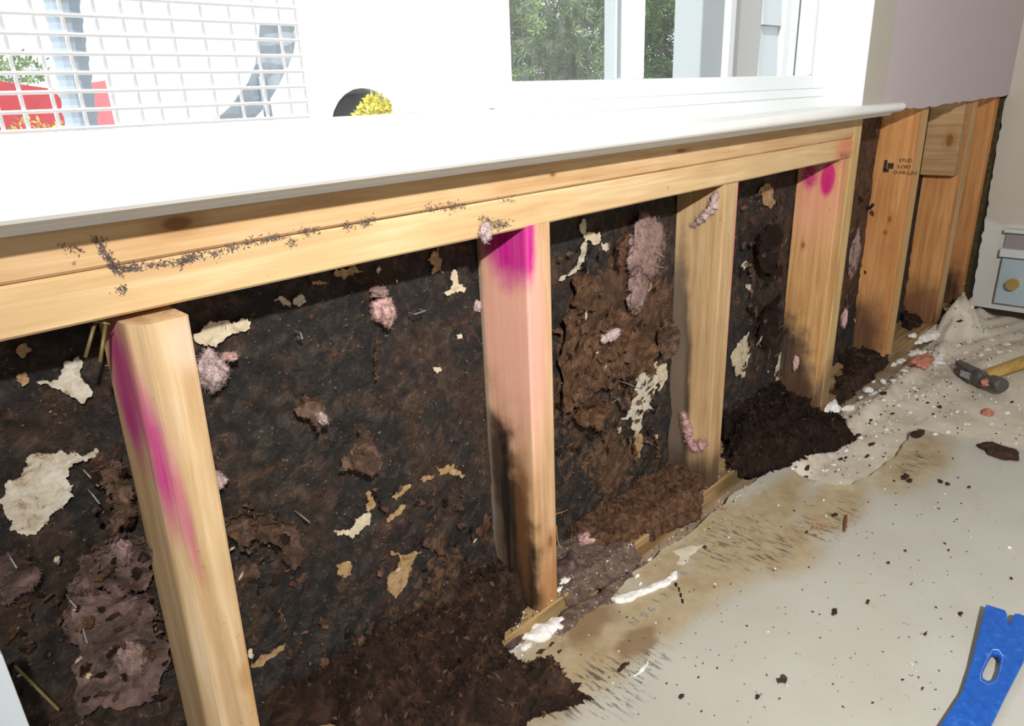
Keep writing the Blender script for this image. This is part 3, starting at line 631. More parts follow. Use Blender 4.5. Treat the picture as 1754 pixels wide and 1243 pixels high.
scrap([(955, 545), (985, 530), (1030, 545), (1068, 535), (1090, 560), (1118, 600), (1120, 640), (1090, 650), (1060, 640), (1040, 665), (1000, 690), (955, 700)], RUSTP, 'wide rust-brown sheet of torn fibre between second and third studs', curl=0.010, bumpy=0.007, res=0.007, lift=0.012)
scrap([(1052, 410), (1068, 400), (1072, 420), (1062, 430), (1055, 455), (1048, 450), (1046, 425)], RUSTP, 'small rust-brown paper tab beside the pink insulation smear', lift=0.014)
scrap([(985, 690), (1020, 680), (1030, 710), (1022, 735), (1005, 722), (990, 728), (978, 712)], RUSTP, 'curled rust-brown paper low between second and third studs', curl=0.02, lift=0.016)
scrap([(1120, 560), (1138, 545), (1150, 560), (1150, 600), (1138, 620), (1122, 600)], KRAFT, 'brown paper wad close behind the third stud', curl=0.015, bumpy=0.007)
scrap([(1060, 690), (1075, 660), (1082, 640), (1085, 665), (1075, 690), (1066, 700)], KRAFT, 'narrow brown paper sliver left of the white core patch', curl=0.01)
scrap([(1295, 395), (1325, 385), (1335, 420), (1330, 470), (1308, 480), (1290, 440)], ROTBLK, 'blackened paper flap between third and fourth studs', curl=0.02, bumpy=0.008)
scrap([(1300, 520), (1325, 500), (1328, 560), (1310, 600), (1292, 570)], ROTBLK, 'lower blackened paper flap between third and fourth studs', curl=0.02, bumpy=0.008)
scrap([(640, 580), (645, 590), (645, 615), (642, 645), (638, 620)], KRAFT, 'thin brown paper strip hanging below the pink tuft', curl=0.005, res=0.004)
# black felt torn in the corner
tag(sheet_mb(ragged(wallxz([(1682, 205), (1690, 195), (1699, 205), (1699, 235), (1690, 245), (1679, 255), (1680, 235)], 0.05), 2, .12, 5), WALL3(0.05), 0.012, lambda a, b, d: 0.006 * (fbm(a * 20, b * 20, 9, 3) - .5), 0.003).build('felt_flap', plain('black_felt', (0.02, 0.022, 0.025), 0.8, 0.3)), 'black felt flap hanging beside the corner stud', 'felt')

# ------------------------------------------------------------------ pink insulation tufts
def tuft(name, cen, r, label, mat=FLUFF, group='tufts of pink insulation', n=260, flen=0.34, seed=1, bias=(0, 0, -0.3)):
    """a torn wad of glass wool: a lumpy core under a coat of fine curling fibres"""
    rr = random.Random(seed); mb = MB()
    bm = bmesh.new(); bmesh.ops.create_icosphere(bm, subdivisions=4, radius=1.0)
    off = Vector((rr.random() * 50, rr.random() * 50, rr.random() * 50)); vs = []
    for v in bm.verts:
        d = v.co.normalized()
        k = 0.76 + 0.34 * noise.fractal(d * 1.6 + off, 0.8, 2.0, 5) + 0.14 * noise.noise(d * 7 + off)
        vs.append(Vector((d.x * r[0], d.y * r[1], d.z * r[2])) * max(k, 0.2))
    mb.add([v + Vector(cen) for v in vs], [tuple(q.index for q in f.verts) for f in bm.faces]); bm.free()
    R = sorted(r)[1]
    for i in range(n * 7):
        v = vs[rr.randrange(len(vs))]; d = Vector((v.x / r[0], v.y / r[1], v.z / r[2])).normalized()
        w1 = Vector((rr.gauss(0, 1), rr.gauss(0, 1), rr.gauss(0, 1)))
        t = (d * 0.35 + w1 * 0.55 + Vector(bias) * .6).normalized()
        L = R * flen * rr.uniform(0.3, 1.2); p = Vector(cen) + v * rr.uniform(.9, 1.02); wd = rr.uniform(.00008, .00018)
        pts = [p]; tt = t
        for k in range(3):
            tt = (tt + Vector((rr.gauss(0, .45), rr.gauss(0, .45), rr.gauss(0, .45)))).normalized(); pts.append(pts[-1] + tt * L / 3)
        sd = t.orthogonal().normalized() * wd; up = t.cross(sd).normalized() * wd
        mb.add([pts[0] + sd, pts[0] - sd + up, pts[0] - up, pts[1] + sd, pts[1] - sd + up, pts[1] - up, pts[2] + sd, pts[2] - sd + up, pts[2] - up, pts[3]],
               [(0, 1, 4, 3), (1, 2, 5, 4), (2, 0, 3, 5), (3, 4, 7, 6), (4, 5, 8, 7), (5, 3, 6, 8), (6, 7, 9), (7, 8, 9), (8, 6, 9)])
    o = mb.build(name, mat, loc=tuple(cen), smooth=True)
    return tag(o, label, 'insulation', group)
def wtuft(u, v, pw, ph, label, y=SHY - 0.014, dep=0.012, **k):
    c = U(u, v, 1, y); a = U(u - pw / 2, v, 1, y); b = U(u + pw / 2, v, 1, y); t = U(u, v - ph / 2, 1, y); d = U(u, v + ph / 2, 1, y)
    return tuft('insulation_tuft', c, (abs(b[0] - a[0]) / 2, dep, abs(t[2] - d[2]) / 2), label, **k)
wtuft(362, 636, 62, 74, 'pale pink insulation tuft beside the nearest stud', mat=FLUFFP, seed=3, n=420, dep=0.016)
wtuft(393, 610, 30, 14, 'small pink shred above the pale tuft', mat=FLUFF, seed=4, n=80)
wtuft(658, 532, 38, 64, 'bright pink insulation tuft on the big black panel', seed=5, n=360, dep=0.014)
wtuft(650, 500, 30, 20, 'dirty pink fluff just above the bright tuft', mat=FLUFFG, seed=6, n=120)
wtuft(372, 822, 34, 34, 'small mauve insulation shred peeping out behind the nearest stud', mat=FLUFFP, seed=8, n=140)
wtuft(551, 716, 14, 24, 'tiny pink wisp on the small brown paper scrap', mat=FLUFFP, seed=9, n=90, y=SHY - 0.03)
wtuft(1108, 425, 70, 130, 'broad dusty pink insulation smear left of the third stud', mat=FLUFFG, seed=10, n=500, dep=0.008, flen=0.22)
wtuft(1092, 500, 40, 90, 'tapering lower end of the dusty pink insulation smear', mat=FLUFFG, seed=11, n=300, dep=0.007, flen=0.25)
wtuft(1045, 575, 38, 22, 'faded pink fluff on the rust-brown sheet', mat=FLUFFP, seed=12, n=150, dep=0.01, y=SHY - 0.022)
wtuft(208, 940, 46, 60, 'pinkish fluff on the fuzzy paper left of the nearest stud', mat=FLUFFG, seed=13, n=260, dep=0.012, y=SHY - 0.02)
wtuft(225, 1130, 70, 90, 'grey-pink fluff on the large fuzzy sheet at bottom left', mat=FLUFFG, seed=14, n=320, dep=0.012, y=SHY - 0.016)
wtuft(1463, 440, 12, 90, 'long dirty pink insulation strip beside the trimmer stud', mat=FLUFFG, seed=15, n=200, dep=0.012)
# on the third stud
c = U(1180, 735, 0, 0.4064 - SW - 0.002)
def sidetuft(x, u, v, pw, ph, label, **k):
    c = U(u, v, 0, x); a = U(u - pw / 2, v, 0, x); b = U(u + pw / 2, v, 0, x); t = U(u, v - ph / 2, 0, x); d = U(u, v + ph / 2, 0, x)
    return tuft('insulation_tuft', c, (0.006, abs(b[1] - a[1]) / 2, abs(t[2] - d[2]) / 2), label, **k)
def path_tuft(pts, radii, label, mat=FLUFF, seed=1, n=160):
    """a wad drawn out along a path: lumpy tapering body with fine fibres"""
    rr = random.Random(seed); P = [Vector(p) for p in pts]; fine = []; fr = []
    for i in range(len(P) - 1):
        for k in range(10):
            t = k / 10; fine.append(P[i].lerp(P[i + 1], t)); fr.append((radii[i] * (1 - t) + radii[i + 1] * t) * rr.uniform(.8, 1.15))
    fine.append(P[-1]); fr.append(radii[-1] * .4); fr[0] *= .4
    mb = MB().tube(fine, fr, 16); nv = len(mb.v)
    for i in range(nv):
        p = Vector(mb.v[i]); mb.v[i] = tuple(p + noise.noise_vector(p * 130) * .0035 + noise.noise_vector(p * 420) * .0018)
    for i in range(n * 12):
        p = Vector(mb.v[rr.randrange(nv)]); t = Vector((rr.gauss(0, 1), rr.gauss(0, 1), rr.gauss(0, 1))).normalized(); L = rr.uniform(.003, .010); wd = rr.uniform(.00008, .0002)
        m_ = p + t * L * .5; e = m_ + (t + Vector((rr.gauss(0, .6), rr.gauss(0, .6), rr.gauss(0, .6)))).normalized() * L * .5
        sd = t.orthogonal().normalized() * wd; up = t.cross(sd).normalized() * wd
        mb.add([p + sd, p - sd + up, p - up, m_ + sd, m_ - sd + up, m_ - up, e], [(0, 1, 4, 3), (1, 2, 5, 4), (2, 0, 3, 5), (3, 4, 6), (4, 5, 6), (5, 3, 6)])
    o = mb.build('insulation_tuft', mat, loc=tuple(P[0]), smooth=True)
    return tag(o, label, 'insulation', 'tufts of pink insulation')
X3 = 0.4064 - SW - 0.004
path_tuft([U(u, v, 0, X3) for u, v in ((1170, 708), (1176, 728), (1180, 748), (1190, 765), (1210, 758))], [.003, .006, .006, .008, .004], 'bright pink tuft trailing down the foot of the third stud', seed=20, n=260)
path_tuft([U(u, v, 0, X3) for u, v in ((1226, 330), (1222, 352), (1208, 370), (1186, 384))], [.004, .006, .005, .0015], 'curled pink shred near the top of the third stud', mat=FLUFFP, seed=22, n=60)
sidetuft(0.8128 - SW - 0.003, 1363, 622, 12, 34, 'pink shred low on the side of the fourth stud', seed=23, n=80)
sidetuft(-SW - 0.003, 818, 524, 12, 22, 'pale pink wisp on the left edge of the second stud', seed=24, n=80, mat=FLUFFP)
cc = U(832, 398, 1, -0.003); tuft('insulation_tuft', cc, (0.010, 0.004, 0.012), 'white-pink wisp hanging from the lower board above second stud', mat=FLUFFP, seed=25, n=140)

# ------------------------------------------------------------------ small tatters of torn facing, too many to count
def tatters(name, regions, mats, label, seed):
    rr = random.Random(seed); mbs = [MB() for _ in mats]
    for (u0, v0, u1, v1, n, *lf) in regions:
        for i in range(n):
            u, v = rr.uniform(u0, u1), rr.uniform(v0, v1); c = U(u, v, 1, SHY - .012); d = np.linalg.norm(c - CAM)
            rad = rr.uniform(3, 12) * d / FPX; k = rr.randint(4, 6); a0 = rr.random() * 6.28; st = rr.uniform(.25, .8); an = rr.random() * 3.14
            poly = []
            for q in range(k):
                x, z = rad * rr.uniform(.6, 1.2) * math.cos(a0 + 6.283 * q / k), st * rad * rr.uniform(.6, 1.2) * math.sin(a0 + 6.283 * q / k)
                poly.append((c[0] + x * math.cos(an) - z * math.sin(an), c[2] + x * math.sin(an) + z * math.cos(an)))
            poly = ragged(poly, 3, .32, rr.randrange(9999)); lift = rr.uniform(.009, .017) + (lf[0] if lf else 0); tx, tz = rr.uniform(-.6, .6), rr.uniform(-.6, .6)
            w_ = mbs[rr.choices(range(len(mats)), weights=[1, 1, 1, .14][:len(mats)])[0]]
            n0 = len(w_.v); pts = [(a, SHY - lift - (a - c[0]) * tx - (b - c[2]) * tz, b) for a, b in poly]
            m_ = len(pts)
            w_.add(pts + [(x, y + .0012, z) for x, y, z in pts] + [(c[0], SHY - lift - rad * .25, c[2]), (c[0], SHY - lift + .001, c[2])],
                   [(q, (q + 1) % m_, 2 * m_) for q in range(m_)] + [(m_ + (q + 1) % m_, m_ + q, 2 * m_ + 1) for q in range(m_)] + [(q, m_ + q, m_ + (q + 1) % m_, (q + 1) % m_) for q in range(m_)])
    for w_, mt, nm in zip(mbs, mats, ('brown', 'rust', 'black', 'cream')):
        tag(w_.build(name, mt), nm + ' ' + label, 'tatters', kind='stuff')
tatters('facing_tatters', [(955, 640, 1130, 790, 90), (955, 400, 1140, 640, 45), (1270, 330, 1345, 650, 70), (640, 830, 840, 1000, 40), (380, 860, 520, 1060, 35), (16, 930, 110, 1190, 25), (120, 910, 275, 1190, 70, .009), (150, 780, 215, 900, 20, .008), (380, 870, 495, 950, 22, .009), (960, 550, 1110, 690, 40, .006), (260, 1060, 700, 1180, 40), (1455, 300, 1500, 560, 20)], [KRAFT, RUSTP, ROTBLK, CREAM], 'tatters of torn facing clinging to the sheathing between the studs', 77)

# ------------------------------------------------------------------ lint and mould threads on the boards (uncountable)
mb = MB()
for path, n in (([(165, 408), (185, 440), (200, 465)], 90), ([(195, 465), (240, 455), (310, 448), (330, 440)], 160), ([(330, 440), (380, 430), (440, 412), (480, 405)], 130), ([(495, 400), (500, 425)], 18),
                ([(515, 398), (545, 393)], 30), ([(590, 388), (600, 386)], 20), ([(620, 385), (640, 372)], 40), ([(730, 357), (795, 352)], 60), ([(825, 372), (840, 384), (870, 382)], 90), ([(850, 390), (870, 384)], 30), ([(205, 500), (212, 492)], 16),
                ([(100, 420), (140, 430)], 14), ([(855, 345), (880, 338)], 14), ([(1440, 270), (1452, 262)], 50), ([(1375, 300), (1440, 278)], 40), ([(1340, 215), (1370, 220)], 40), ([(460, 330), (470, 333)], 10)):
    for i in range(n * 2):
        t = rng.random() * (len(path) - 1); k = min(int(t), len(path) - 2); f = t - k
        u = path[k][0] * (1 - f) + path[k + 1][0] * f + rng.gauss(0, 5); v = path[k][1] * (1 - f) + path[k + 1][1] * f + rng.gauss(0, 4)
        p = U(u, v, 1, -0.001)
        mb.shard(p, rng.uniform(.0015, .005), rng.uniform(.0004, .0010))
o = mb.build('board_lint', LINT); tag(o, 'dark lint and mould threads clinging to the sill boards', 'lint', kind='stuff')
# fibres and grit scattered on the sheathing
mb = MB()
for i in range(900):
    x, z = rng.uniform(-0.62, 0.8), rng.uniform(0.05, 0.50)
    mb.shard((x, SHY - 0.011 - rng.random() * 0.003, z), rng.uniform(.001, .005), rng.uniform(.0004, .0013))
tag(mb.build('wall_grit', TAN), 'pale grit and fibres stuck to the black sheathing', 'grit', kind='stuff')

# ------------------------------------------------------------------ rotted debris
CH1, CH2 = MB(), MB()
def pile(name, px, zbase, peak, mat, label, res=0.008, seed=1, n=500, shard=(.004, .016), rise=0.03, rough=0.5, drop=None, chips=0):
    poly = ragged(floorxy(px, zbase), 3, 0.16, seed)
    poly = [(a, min(b, SHY - 0.004)) for a, b in poly]
    V, F = cdt(poly, res, seed); d = edgedist(V, poly)
    n1 = fbm(V[:, 0] * 22, V[:, 1] * 22, seed, 5); n2 = fbm(V[:, 0] * 90, V[:, 1] * 90, seed + 9, 3)
    back = V[:, 1] > SHY - 0.02
    e = np.where(back, 1.0, np.clip(d / rise, 0, 1)); e = e * (2 - e)
    top = np.where(V[:, 1] > -0.004, PL, 0.018) if drop is None else np.full(len(V), drop)
    zt = top + e * peak * (1 - rough + rough * 2 * n1) + (n2 - .5) * 0.008 * e + 0.002
    mb = MB(); k = len(V)
    vs = [(V[i, 0], V[i, 1], zt[i]) for i in range(k)] + [(V[i, 0], V[i, 1], top[i] + 0.0005) for i in range(k)]
    fs = list(F) + [tuple(k + i for i in reversed(f)) for f in F]
    cnt = {(f[i], f[(i + 1) % len(f)]) for f in F for i in range(len(f))}
    fs += [(a, b, k + b, k + a)[::-1] for (a, b) in cnt if (b, a) not in cnt]
    mb.add(vs, fs)
    for i in range(n):
        j = rng.randrange(k); l = rng.uniform(*shard)
        mb.shard((V[j, 0], V[j, 1], zt[j] + l * 0.1), l, l * rng.uniform(.15, .6))
    for i in range(chips):
        j = rng.randrange(k); l = rng.uniform(.003, .012)
        (CH1 if rng.random() < .6 else CH2).shard((V[j, 0], V[j, 1], zt[j] + l * .12), l, l * rng.uniform(.15, .7), l * .2)
    c = V.mean(0)
    o = mb.build(name, mat, loc=(c[0], c[1], 0.0)); return tag(o, label, 'debris', kind='stuff')
pile('rotted_debris', [(400, 1230), (415, 1160), (430, 1110), (560, 1080), (690, 1030), (770, 985), (850, 960), (905, 1000), (870, 1060), (862, 1095), (900, 1130), (960, 1125), (985, 1150), (1010, 1160), (960, 1180), (900, 1196), (870, 1230), (700, 1290)], 0.05, 0.045, ROT, 'big heap of dark rotted fibre in the foreground below the studs', seed=31, n=2600, res=0.006, chips=650)
pile('rotted_debris', [(975, 905), (985, 870), (1020, 840), (1050, 812), (1100, 792), (1150, 785), (1190, 800), (1215, 822), (1205, 850), (1150, 880), (1100, 900), (1060, 922), (1010, 925)], 0.05, 0.022, RUSTP, 'red-brown slab of rotted fibreboard between second and third studs', seed=33, n=900, res=0.006, rise=0.012, shard=(.004, .012), chips=160)
pile('rotted_debris', [(952, 940), (990, 920), (1060, 925), (1100, 935), (1050, 975), (1000, 1010), (960, 1020), (950, 985)], 0.036, 0.006, DUST, 'grey-brown dust with white specks on the plate beside second stud', seed=35, n=350, res=0.006, rise=0.02, shard=(.002, .006))
pile('rotted_debris', [(1240, 720), (1255, 670), (1300, 655), (1330, 665), (1350, 690), (1400, 700), (1450, 712), (1468, 728), (1440, 745), (1400, 752), (1370, 765), (1330, 778), (1290, 790), (1250, 790), (1240, 760)], 0.05, 0.042, ROTBLK, 'black-brown rotted heap spilling between third and fourth studs', seed=37, n=1800, res=0.007, shard=(.005, .02), chips=230)
pile('rotted_debris', [(1432, 640), (1440, 605), (1480, 590), (1515, 585), (1520, 600), (1480, 640), (1440, 675), (1425, 665)], 0.045, 0.016, ROT, 'small brown debris heap between trimmer and stamped stud', seed=39, n=500, res=0.009, chips=60)
pile('rotted_debris', [(1545, 545), (1560, 515), (1600, 505), (1612, 520), (1590, 545), (1560, 560)], 0.045, 0.020, ROT, 'small brown debris heap past the stamped stud', seed=41, n=350, res=0.010)
pile('rotted_debris', [(1618, 500), (1640, 470), (1665, 480), (1655, 500), (1630, 515)], 0.045, 0.030, ROT, 'dark debris heap in the corner beneath the last stud', seed=43, n=250, res=0.012)
pile('plate_dust', [(925, 1085), (960, 1050), (1000, 1022), (1045, 995), (1080, 972), (1100, 962), (1085, 985), (1060, 1005), (1050, 1030), (1000, 1050), (965, 1085)], DZ + .003, 0.004, DUST, 'brown dust strip along the edge of the drywall sheet', seed=45, n=260, res=0.005, rise=0.012, shard=(.001, .004), drop=0.0175)
# brown chips lying on the heaps
tag(CH1.build('heap_chips', RUSTP), 'rust-brown fibre chips lying on the rotted heaps', 'chips', kind='stuff'); tag(CH2.build('heap_chips', KRAFT), 'grey-brown paper chips lying on the rotted heaps', 'chips', kind='stuff')
# rotten chunks
def chunk(px, z, mat, name, label, cat, group=None, thick=0.008, res=0.004, seed=0, bump=0.005, base=None):
    poly = ragged(floorxy(px, z), 3, 0.2, seed); c = pcen(poly); zb = base if base is not None else z
    mb = sheet_mb(poly, FLOOR3(zb), res, lambda a, b, d: thick * (0.45 + 0.55 * np.clip(d / 0.008, 0, 1)) + bump * (fbm(a * 90, b * 90, seed, 4) - .5), lambda a, b, d, h: h - 0.0003)
    return tag(mb.build(name, mat, loc=(c[0], c[1], zb)), label, cat, group)
chunk([(950, 970), (975, 945), (990, 955), (992, 975), (970, 990), (955, 985)], PL + .004, PINKPAPER, 'paper_wad', 'mauve crumpled paper wad at the foot of the second stud', 'paper', thick=0.012, seed=51)
cc = U(1008, 918, 2, PL + 0.012); tuft('insulation_tuft', cc, (0.022, 0.016, 0.009), 'pink insulation tuft on the plate between second and third studs', mat=FLUFF, seed=52, n=220, bias=(0, 0, 0.1))

# ------------------------------------------------------------------ drop cloth
sheet_px = [(862, 1128), (900, 1100), (945, 1072), (1000, 1038), (1060, 1000), (1110, 965), (1165, 925), (1215, 882), (1260, 842), (1300, 818), (1338, 790), (1352, 800), (1372, 815), (1400, 826), (1430, 833), (1456, 832), (1470, 822), (1490, 818), (1520, 790), (1545, 768), (1556, 752), (1558, 738), (1572, 733), (1600, 740), (1640, 750), (1700, 757), (1760, 772)]
far = floorxy([(1760, 772)], DZ)[0]
SHEETPOLY = np.array(floorxy(sheet_px, DZ) + [(far[0] - 0.02, -1.2), (-0.9, -1.2), (-0.9, -0.08)])
def clothh(a, b, d):
    f1 = (fbm(a * 5, b * 5, 61, 3) - .5) * 0.012
    # long rolled fold parallel to the plate
    c = -0.060 + 0.010 * (fbm(a * 3, a * 0 + 2, 63, 2) - .5) + 0.020 * np.clip(a - 1.2, 0, 1)
    ridge = 0.017 * np.clip(1 - ((b - c) / 0.016) ** 4, 0, 1)
    r2 = 0.010 * np.exp(-((b - (-0.16 - 0.20 * (a - 1.3))) / 0.03) ** 2) * np.clip((a - 0.9) * 4, 0, 1)
    # bunched-up cone near the corner
    cx, cy = 1.60, -0.045
    rr = np.hypot((a - cx) / 0.15, (b - cy) / 0.06); th = np.arctan2(b - cy, a - cx)
    cone = 0.085 * np.clip(1 - rr, 0, 1) ** 1.1 * (1 + 0.35 * np.sin(th * 5))
    folds = 0.012 * np.abs(np.sin((a * 0.4 + b) * 55)) * np.clip((a - 1.25) * 3, 0, 1) * np.clip(1.3 - rr * .4, 0, 1)
    h = 0.003 + np.clip(f1, -0.002, 0.01) + ridge + r2 + cone + folds
    under = np.array([inside(SHEETPOLY, x_, y_) for x_, y_ in zip(a, b)])
    return np.where(under, np.minimum(h, 0.0035), h)
poly = ragged([(0.40, -0.028), (0.7, -0.020), (1.0, -0.026), (1.3, -0.030), (1.50, -0.02), (1.60, -0.008), (1.70, -0.008), (1.80, -0.03), (1.815, -0.3), (1.815, -1.3), (0.30, -1.3), (0.33, -0.5)], 3, 0.03, 64)
cloth = sheet_mb(poly, FLOOR3(0.001), 0.011, clothh, 0.0012)
m, nt, b = newmat('canvas_cloth'); N = NT(nt); p = N.pos()
f = N.noise(p, 12, 6, 0.6); col = N.ramp(f, [(0.3, (0.50, 0.44, 0.345)), (0.55, (0.66, 0.605, 0.505)), (0.75, (0.74, 0.70, 0.61))])
col = N.mix(N.math('MULTIPLY', N.range(N.noise(p, 180, 3), 0.62, 0.70), 0.6), col, (0.78, 0.76, 0.72))
col = N.mix(N.math('MULTIPLY', N.range(N.noise(p, 60, 5, 0.7), 0.66, 0.72), 0.55), col, (0.16, 0.10, 0.07))
nt.links.new(col, b.inputs['Base Color']); b.inputs['Roughness'].default_value = 0.9; b.inputs['Specular IOR Level'].default_value = 0.1
N.bump(N.noise(p, 500, 2), b, 0.2, 0.001)
tag(cloth.build('drop_cloth', m, loc=(1.0, -0.4, 0.001), smooth=True), 'cream canvas drop cloth spread on the floor, bunched up in the corner', 'cloth')

# ------------------------------------------------------------------ drywall sheet lying on the floor
poly = ragged(floorxy(sheet_px, DZ), 2, 0.07, 71)
poly = poly[:-4] + [poly[-4]]
poly += [far, (far[0] - 0.02, -1.2), (-0.9, -1.2), (-0.9, -0.08), (-0.20, -0.035)]
def shh(a, b, d):
    return 0.0015 * (fbm(a * 3, b * 3, 73, 2) - .5) + 0.005 * np.exp(-d / 0.012) * np.clip(fbm(a * 22, b * 22, 75, 3) * 2 - .75, 0, 1) * (b > -0.5)
mb = sheet_mb(poly, FLOOR3(DZ), 0.014, shh, 0.0125)
m, nt, b = newmat('stained_drywall_paper'); N = NT(nt); p = N.pos()
base = N.ramp(N.noise(p, 5, 4), [(0.35, (0.455, 0.44, 0.385)), (0.65, (0.505, 0.495, 0.44))])
def fl(u, v, z=DZ): q = U(u, v, 2, z); return (q[0], q[1], q[2])
st = None
for (u, v, rx, ry) in ((1180, 1010, .13, .035), (1300, 890, .15, .045), (1430, 860, .13, .042), (1560, 790, .14, .05), (1050, 1090, .11, .045), (960, 1150, .12, .05), (1250, 960, .12, .05), (1140, 965, .09, .03), (1215, 900, .09, .03), (1010, 1050, .09, .035), (1330, 850, .10, .03), (1110, 1050, .09, .05), (1340, 930, .09, .05)):
    g = N.blob(p, fl(u, v), (rx, ry, 1), 0.5, 14, 0.5); st = g if st is None else N.math('MAXIMUM', st, g)
tanc = N.ramp(N.noise(p, 26, 5, 0.65), [(0.3, (0.33, 0.235, 0.12)), (0.5, (0.41, 0.32, 0.185)), (0.72, (0.47, 0.395, 0.265))])
col = N.mix(N.math('MULTIPLY', st, 0.92), base, tanc)
# small dark-edged water marks
wm = None
for (u, v, rx, ry) in ((1005, 1065, .05, .028), (1090, 1100, .035, .022), (990, 1040, .05, .012)):
    g = N.blob(p, fl(u, v), (rx, ry, 1), 0.7, 40, 0.4); wm = g if wm is None else N.math('MAXIMUM', wm, g)
col = N.mix(N.math('MULTIPLY', wm, 0.75), col, (0.20, 0.12, 0.06))
# mould streaks
mk = None
for (u, v, rx, ry) in ((1255, 925, .075, .035), (1320, 945, .06, .025), (1440, 880, .05, .02), (1575, 785, .03, .018), (1060, 1170, .06, .03), (1000, 1180, .06, .025), (1110, 1130, .03, .02), (1400, 905, .04, .03), (1560, 800, .04, .02)):
    g = N.blob(p, fl(u, v), (rx, ry, 1), 0.35, 20, 0.6); mk = g if mk is None else N.math('MAXIMUM', mk, g)
sv = N.noise(N.map(p, (190, 38, 1), rot=(0, 0, math.radians(-8))), 1.0, 4, 0.65)
col = N.mix(N.math('MULTIPLY', N.math('MULTIPLY', mk, N.range(sv, 0.52, 0.60)), 0.85), col, (0.075, 0.07, 0.06))
col = N.mix(N.math('MULTIPLY', N.range(N.noise(p, 150, 4, 0.6), 0.70, 0.74), 0.7), col, (0.10, 0.06, 0.045))
col = N.mix(N.math('MULTIPLY', N.range(N.noise(N.map(p, (1, 1.7, 1)), 24, 5, 0.6), 0.63, 0.70), 0.35), col, (0.48, 0.34, 0.19))
nt.links.new(col, b.inputs['Base Color']); b.inputs['Roughness'].default_value = 0.62; b.inputs['Specular IOR Level'].default_value = 0.3
board_o = mb.build('drywall_sheet', m, loc=(0.3, -0.4, DZ), smooth=False)
tag(board_o, 'large stained drywall sheet lying on the floor with a torn edge', 'drywall')
def on_board(px, mat, name, thick=0.0025, seed=0, res=0.004, it=3, amp=0.14):
    poly = ragged(floorxy(px, DZ), it, amp, seed)
    mb = sheet_mb(poly, FLOOR3(DZ), res, lambda a, b, d: thick * np.clip(0.5 + d / 0.004, 0, 1) + 0.001 * fbm(a * 150, b * 150, seed, 3), lambda a, b, d, h: h - 0.0001)
    o = mb.build(name, mat); o.parent = board_o; o.location = -board_o.location; return o
on_board([(1046, 1026), (1080, 1014), (1115, 1003), (1140, 993), (1152, 982), (1160, 980), (1161, 990), (1150, 998), (1120, 1012), (1090, 1024), (1056, 1033)], GYPSUM, 'torn_gypsum_edge', 0.004, 81)
on_board([(1085, 1158), (1095, 1150), (1108, 1137), (1110, 1130), (1107, 1142), (1095, 1155)], GYPSUM, 'torn_gypsum_edge', 0.002, 82)
PALEP = plain('pale_scraped_paper', (0.68, 0.62, 0.49), 0.7, nscale=40, nmix=0.08)
on_board([(1152, 944), (1170, 938), (1195, 936), (1205, 932), (1192, 946), (1180, 958), (1172, 968), (1159, 966), (1164, 952)], PALEP, 'scraped_paper_patch', 0.0008, 83)
on_board([(1203, 937), (1208, 934), (1211, 938), (1207, 942)], plain('nail_hole', (0.06, 0.03, 0.025), 0.9), 'nail_hole', 0.0008, 84, it=1)
for k, (u, v) in enumerate(((1158, 1002), (1163, 1010), (1166, 1020), (1169, 1030))):
    on_board([(u - 2, v - 3), (u + 2, v - 2), (u + 2, v + 3), (u - 1, v + 3)], ROT, 'tear_crumb', 0.003, 85 + k, it=1)
# printed code on the sheet
def text_mesh(body, size, mat, name):
    cu = bpy.data.curves.new(name, 'FONT'); cu.body = body; cu.size = size; cu.align_x = 'CENTER'; cu.align_y = 'CENTER'; cu.extrude = 0.00015
    t = bpy.data.objects.new(name, cu); COL.objects.link(t)
    me = bpy.data.meshes.new_from_object(t.evaluated_get(bpy.context.evaluated_depsgraph_get())); bpy.data.objects.remove(t)
    me.materials.append(mat) if not me.materials else me.materials.__setitem__(0, mat)
    return me
INKG = plain('grey_print', (0.33, 0.31, 0.26), 0.7)
for ch, u, v in (('0', 1171, 981), ('3', 1152, 1006), ('2', 1141, 1018), ('1', 1124, 1028), ('9', 1115, 1042), ('6', 1104, 1052), ('N', 1087, 1064)):
    me = text_mesh(ch, 0.016, INKG, 'printed_character'); o = bpy.data.objects.new('printed_character', me); COL.objects.link(o)
    o.parent = board_o; q = Vector(fl(u, v, DZ + 0.0022)); o.location = q - board_o.location
    A, B = Vector(fl(1171, 981)), Vector(fl(1087, 1064)); dd = B - A
    o.rotation_euler = (0, 0, math.atan2(dd.y, dd.x))

# ------------------------------------------------------------------ grade stamp on the fifth stud's side
INK = plain('black_stamp_ink', (0.03, 0.022, 0.02), 0.7)
XS = 1.220 - W5 - 0.0012
def on_side(me, u, v, parent, name):
    o = bpy.data.objects.new(name, me); COL.objects.link(o); o.parent = parent
    q = Vector(U(u, v, 0, XS)); o.location = q - parent.location
    o.matrix_basis = Matrix.Translation(o.location) @ Matrix(((0, 0, -1, 0), (-1, 0, 0, 0), (0, 1, 0, 0), (0, 0, 0, 1)))
    return o
for t, u, v, sz in (('STUD', 1551, 275, .0105), ('S-DRY', 1549, 286, .0105), ('D-FIR-L(N)', 1551, 296, .0105)):
    on_side(text_mesh(t, sz, INK, 'stamp_text'), u, v, s5, 'stamp_text')
def side_rect(u0, v0, u1, v1, name):
    a, b = U(u0, v0, 0, XS), U(u1, v1, 0, XS)
    o = MB().box((XS - .0001, min(a[1], b[1]), min(a[2], b[2])), (XS + .0002, max(a[1], b[1]), max(a[2], b[2]))).build(name, INK, parent=s5); return o
side_rect(1515, 274, 1518, 291, 'stamp_logo_bar'); side_rect(1513, 289, 1522, 295, 'stamp_logo_foot'); side_rect(1521, 279, 1530, 289, 'stamp_logo_block')

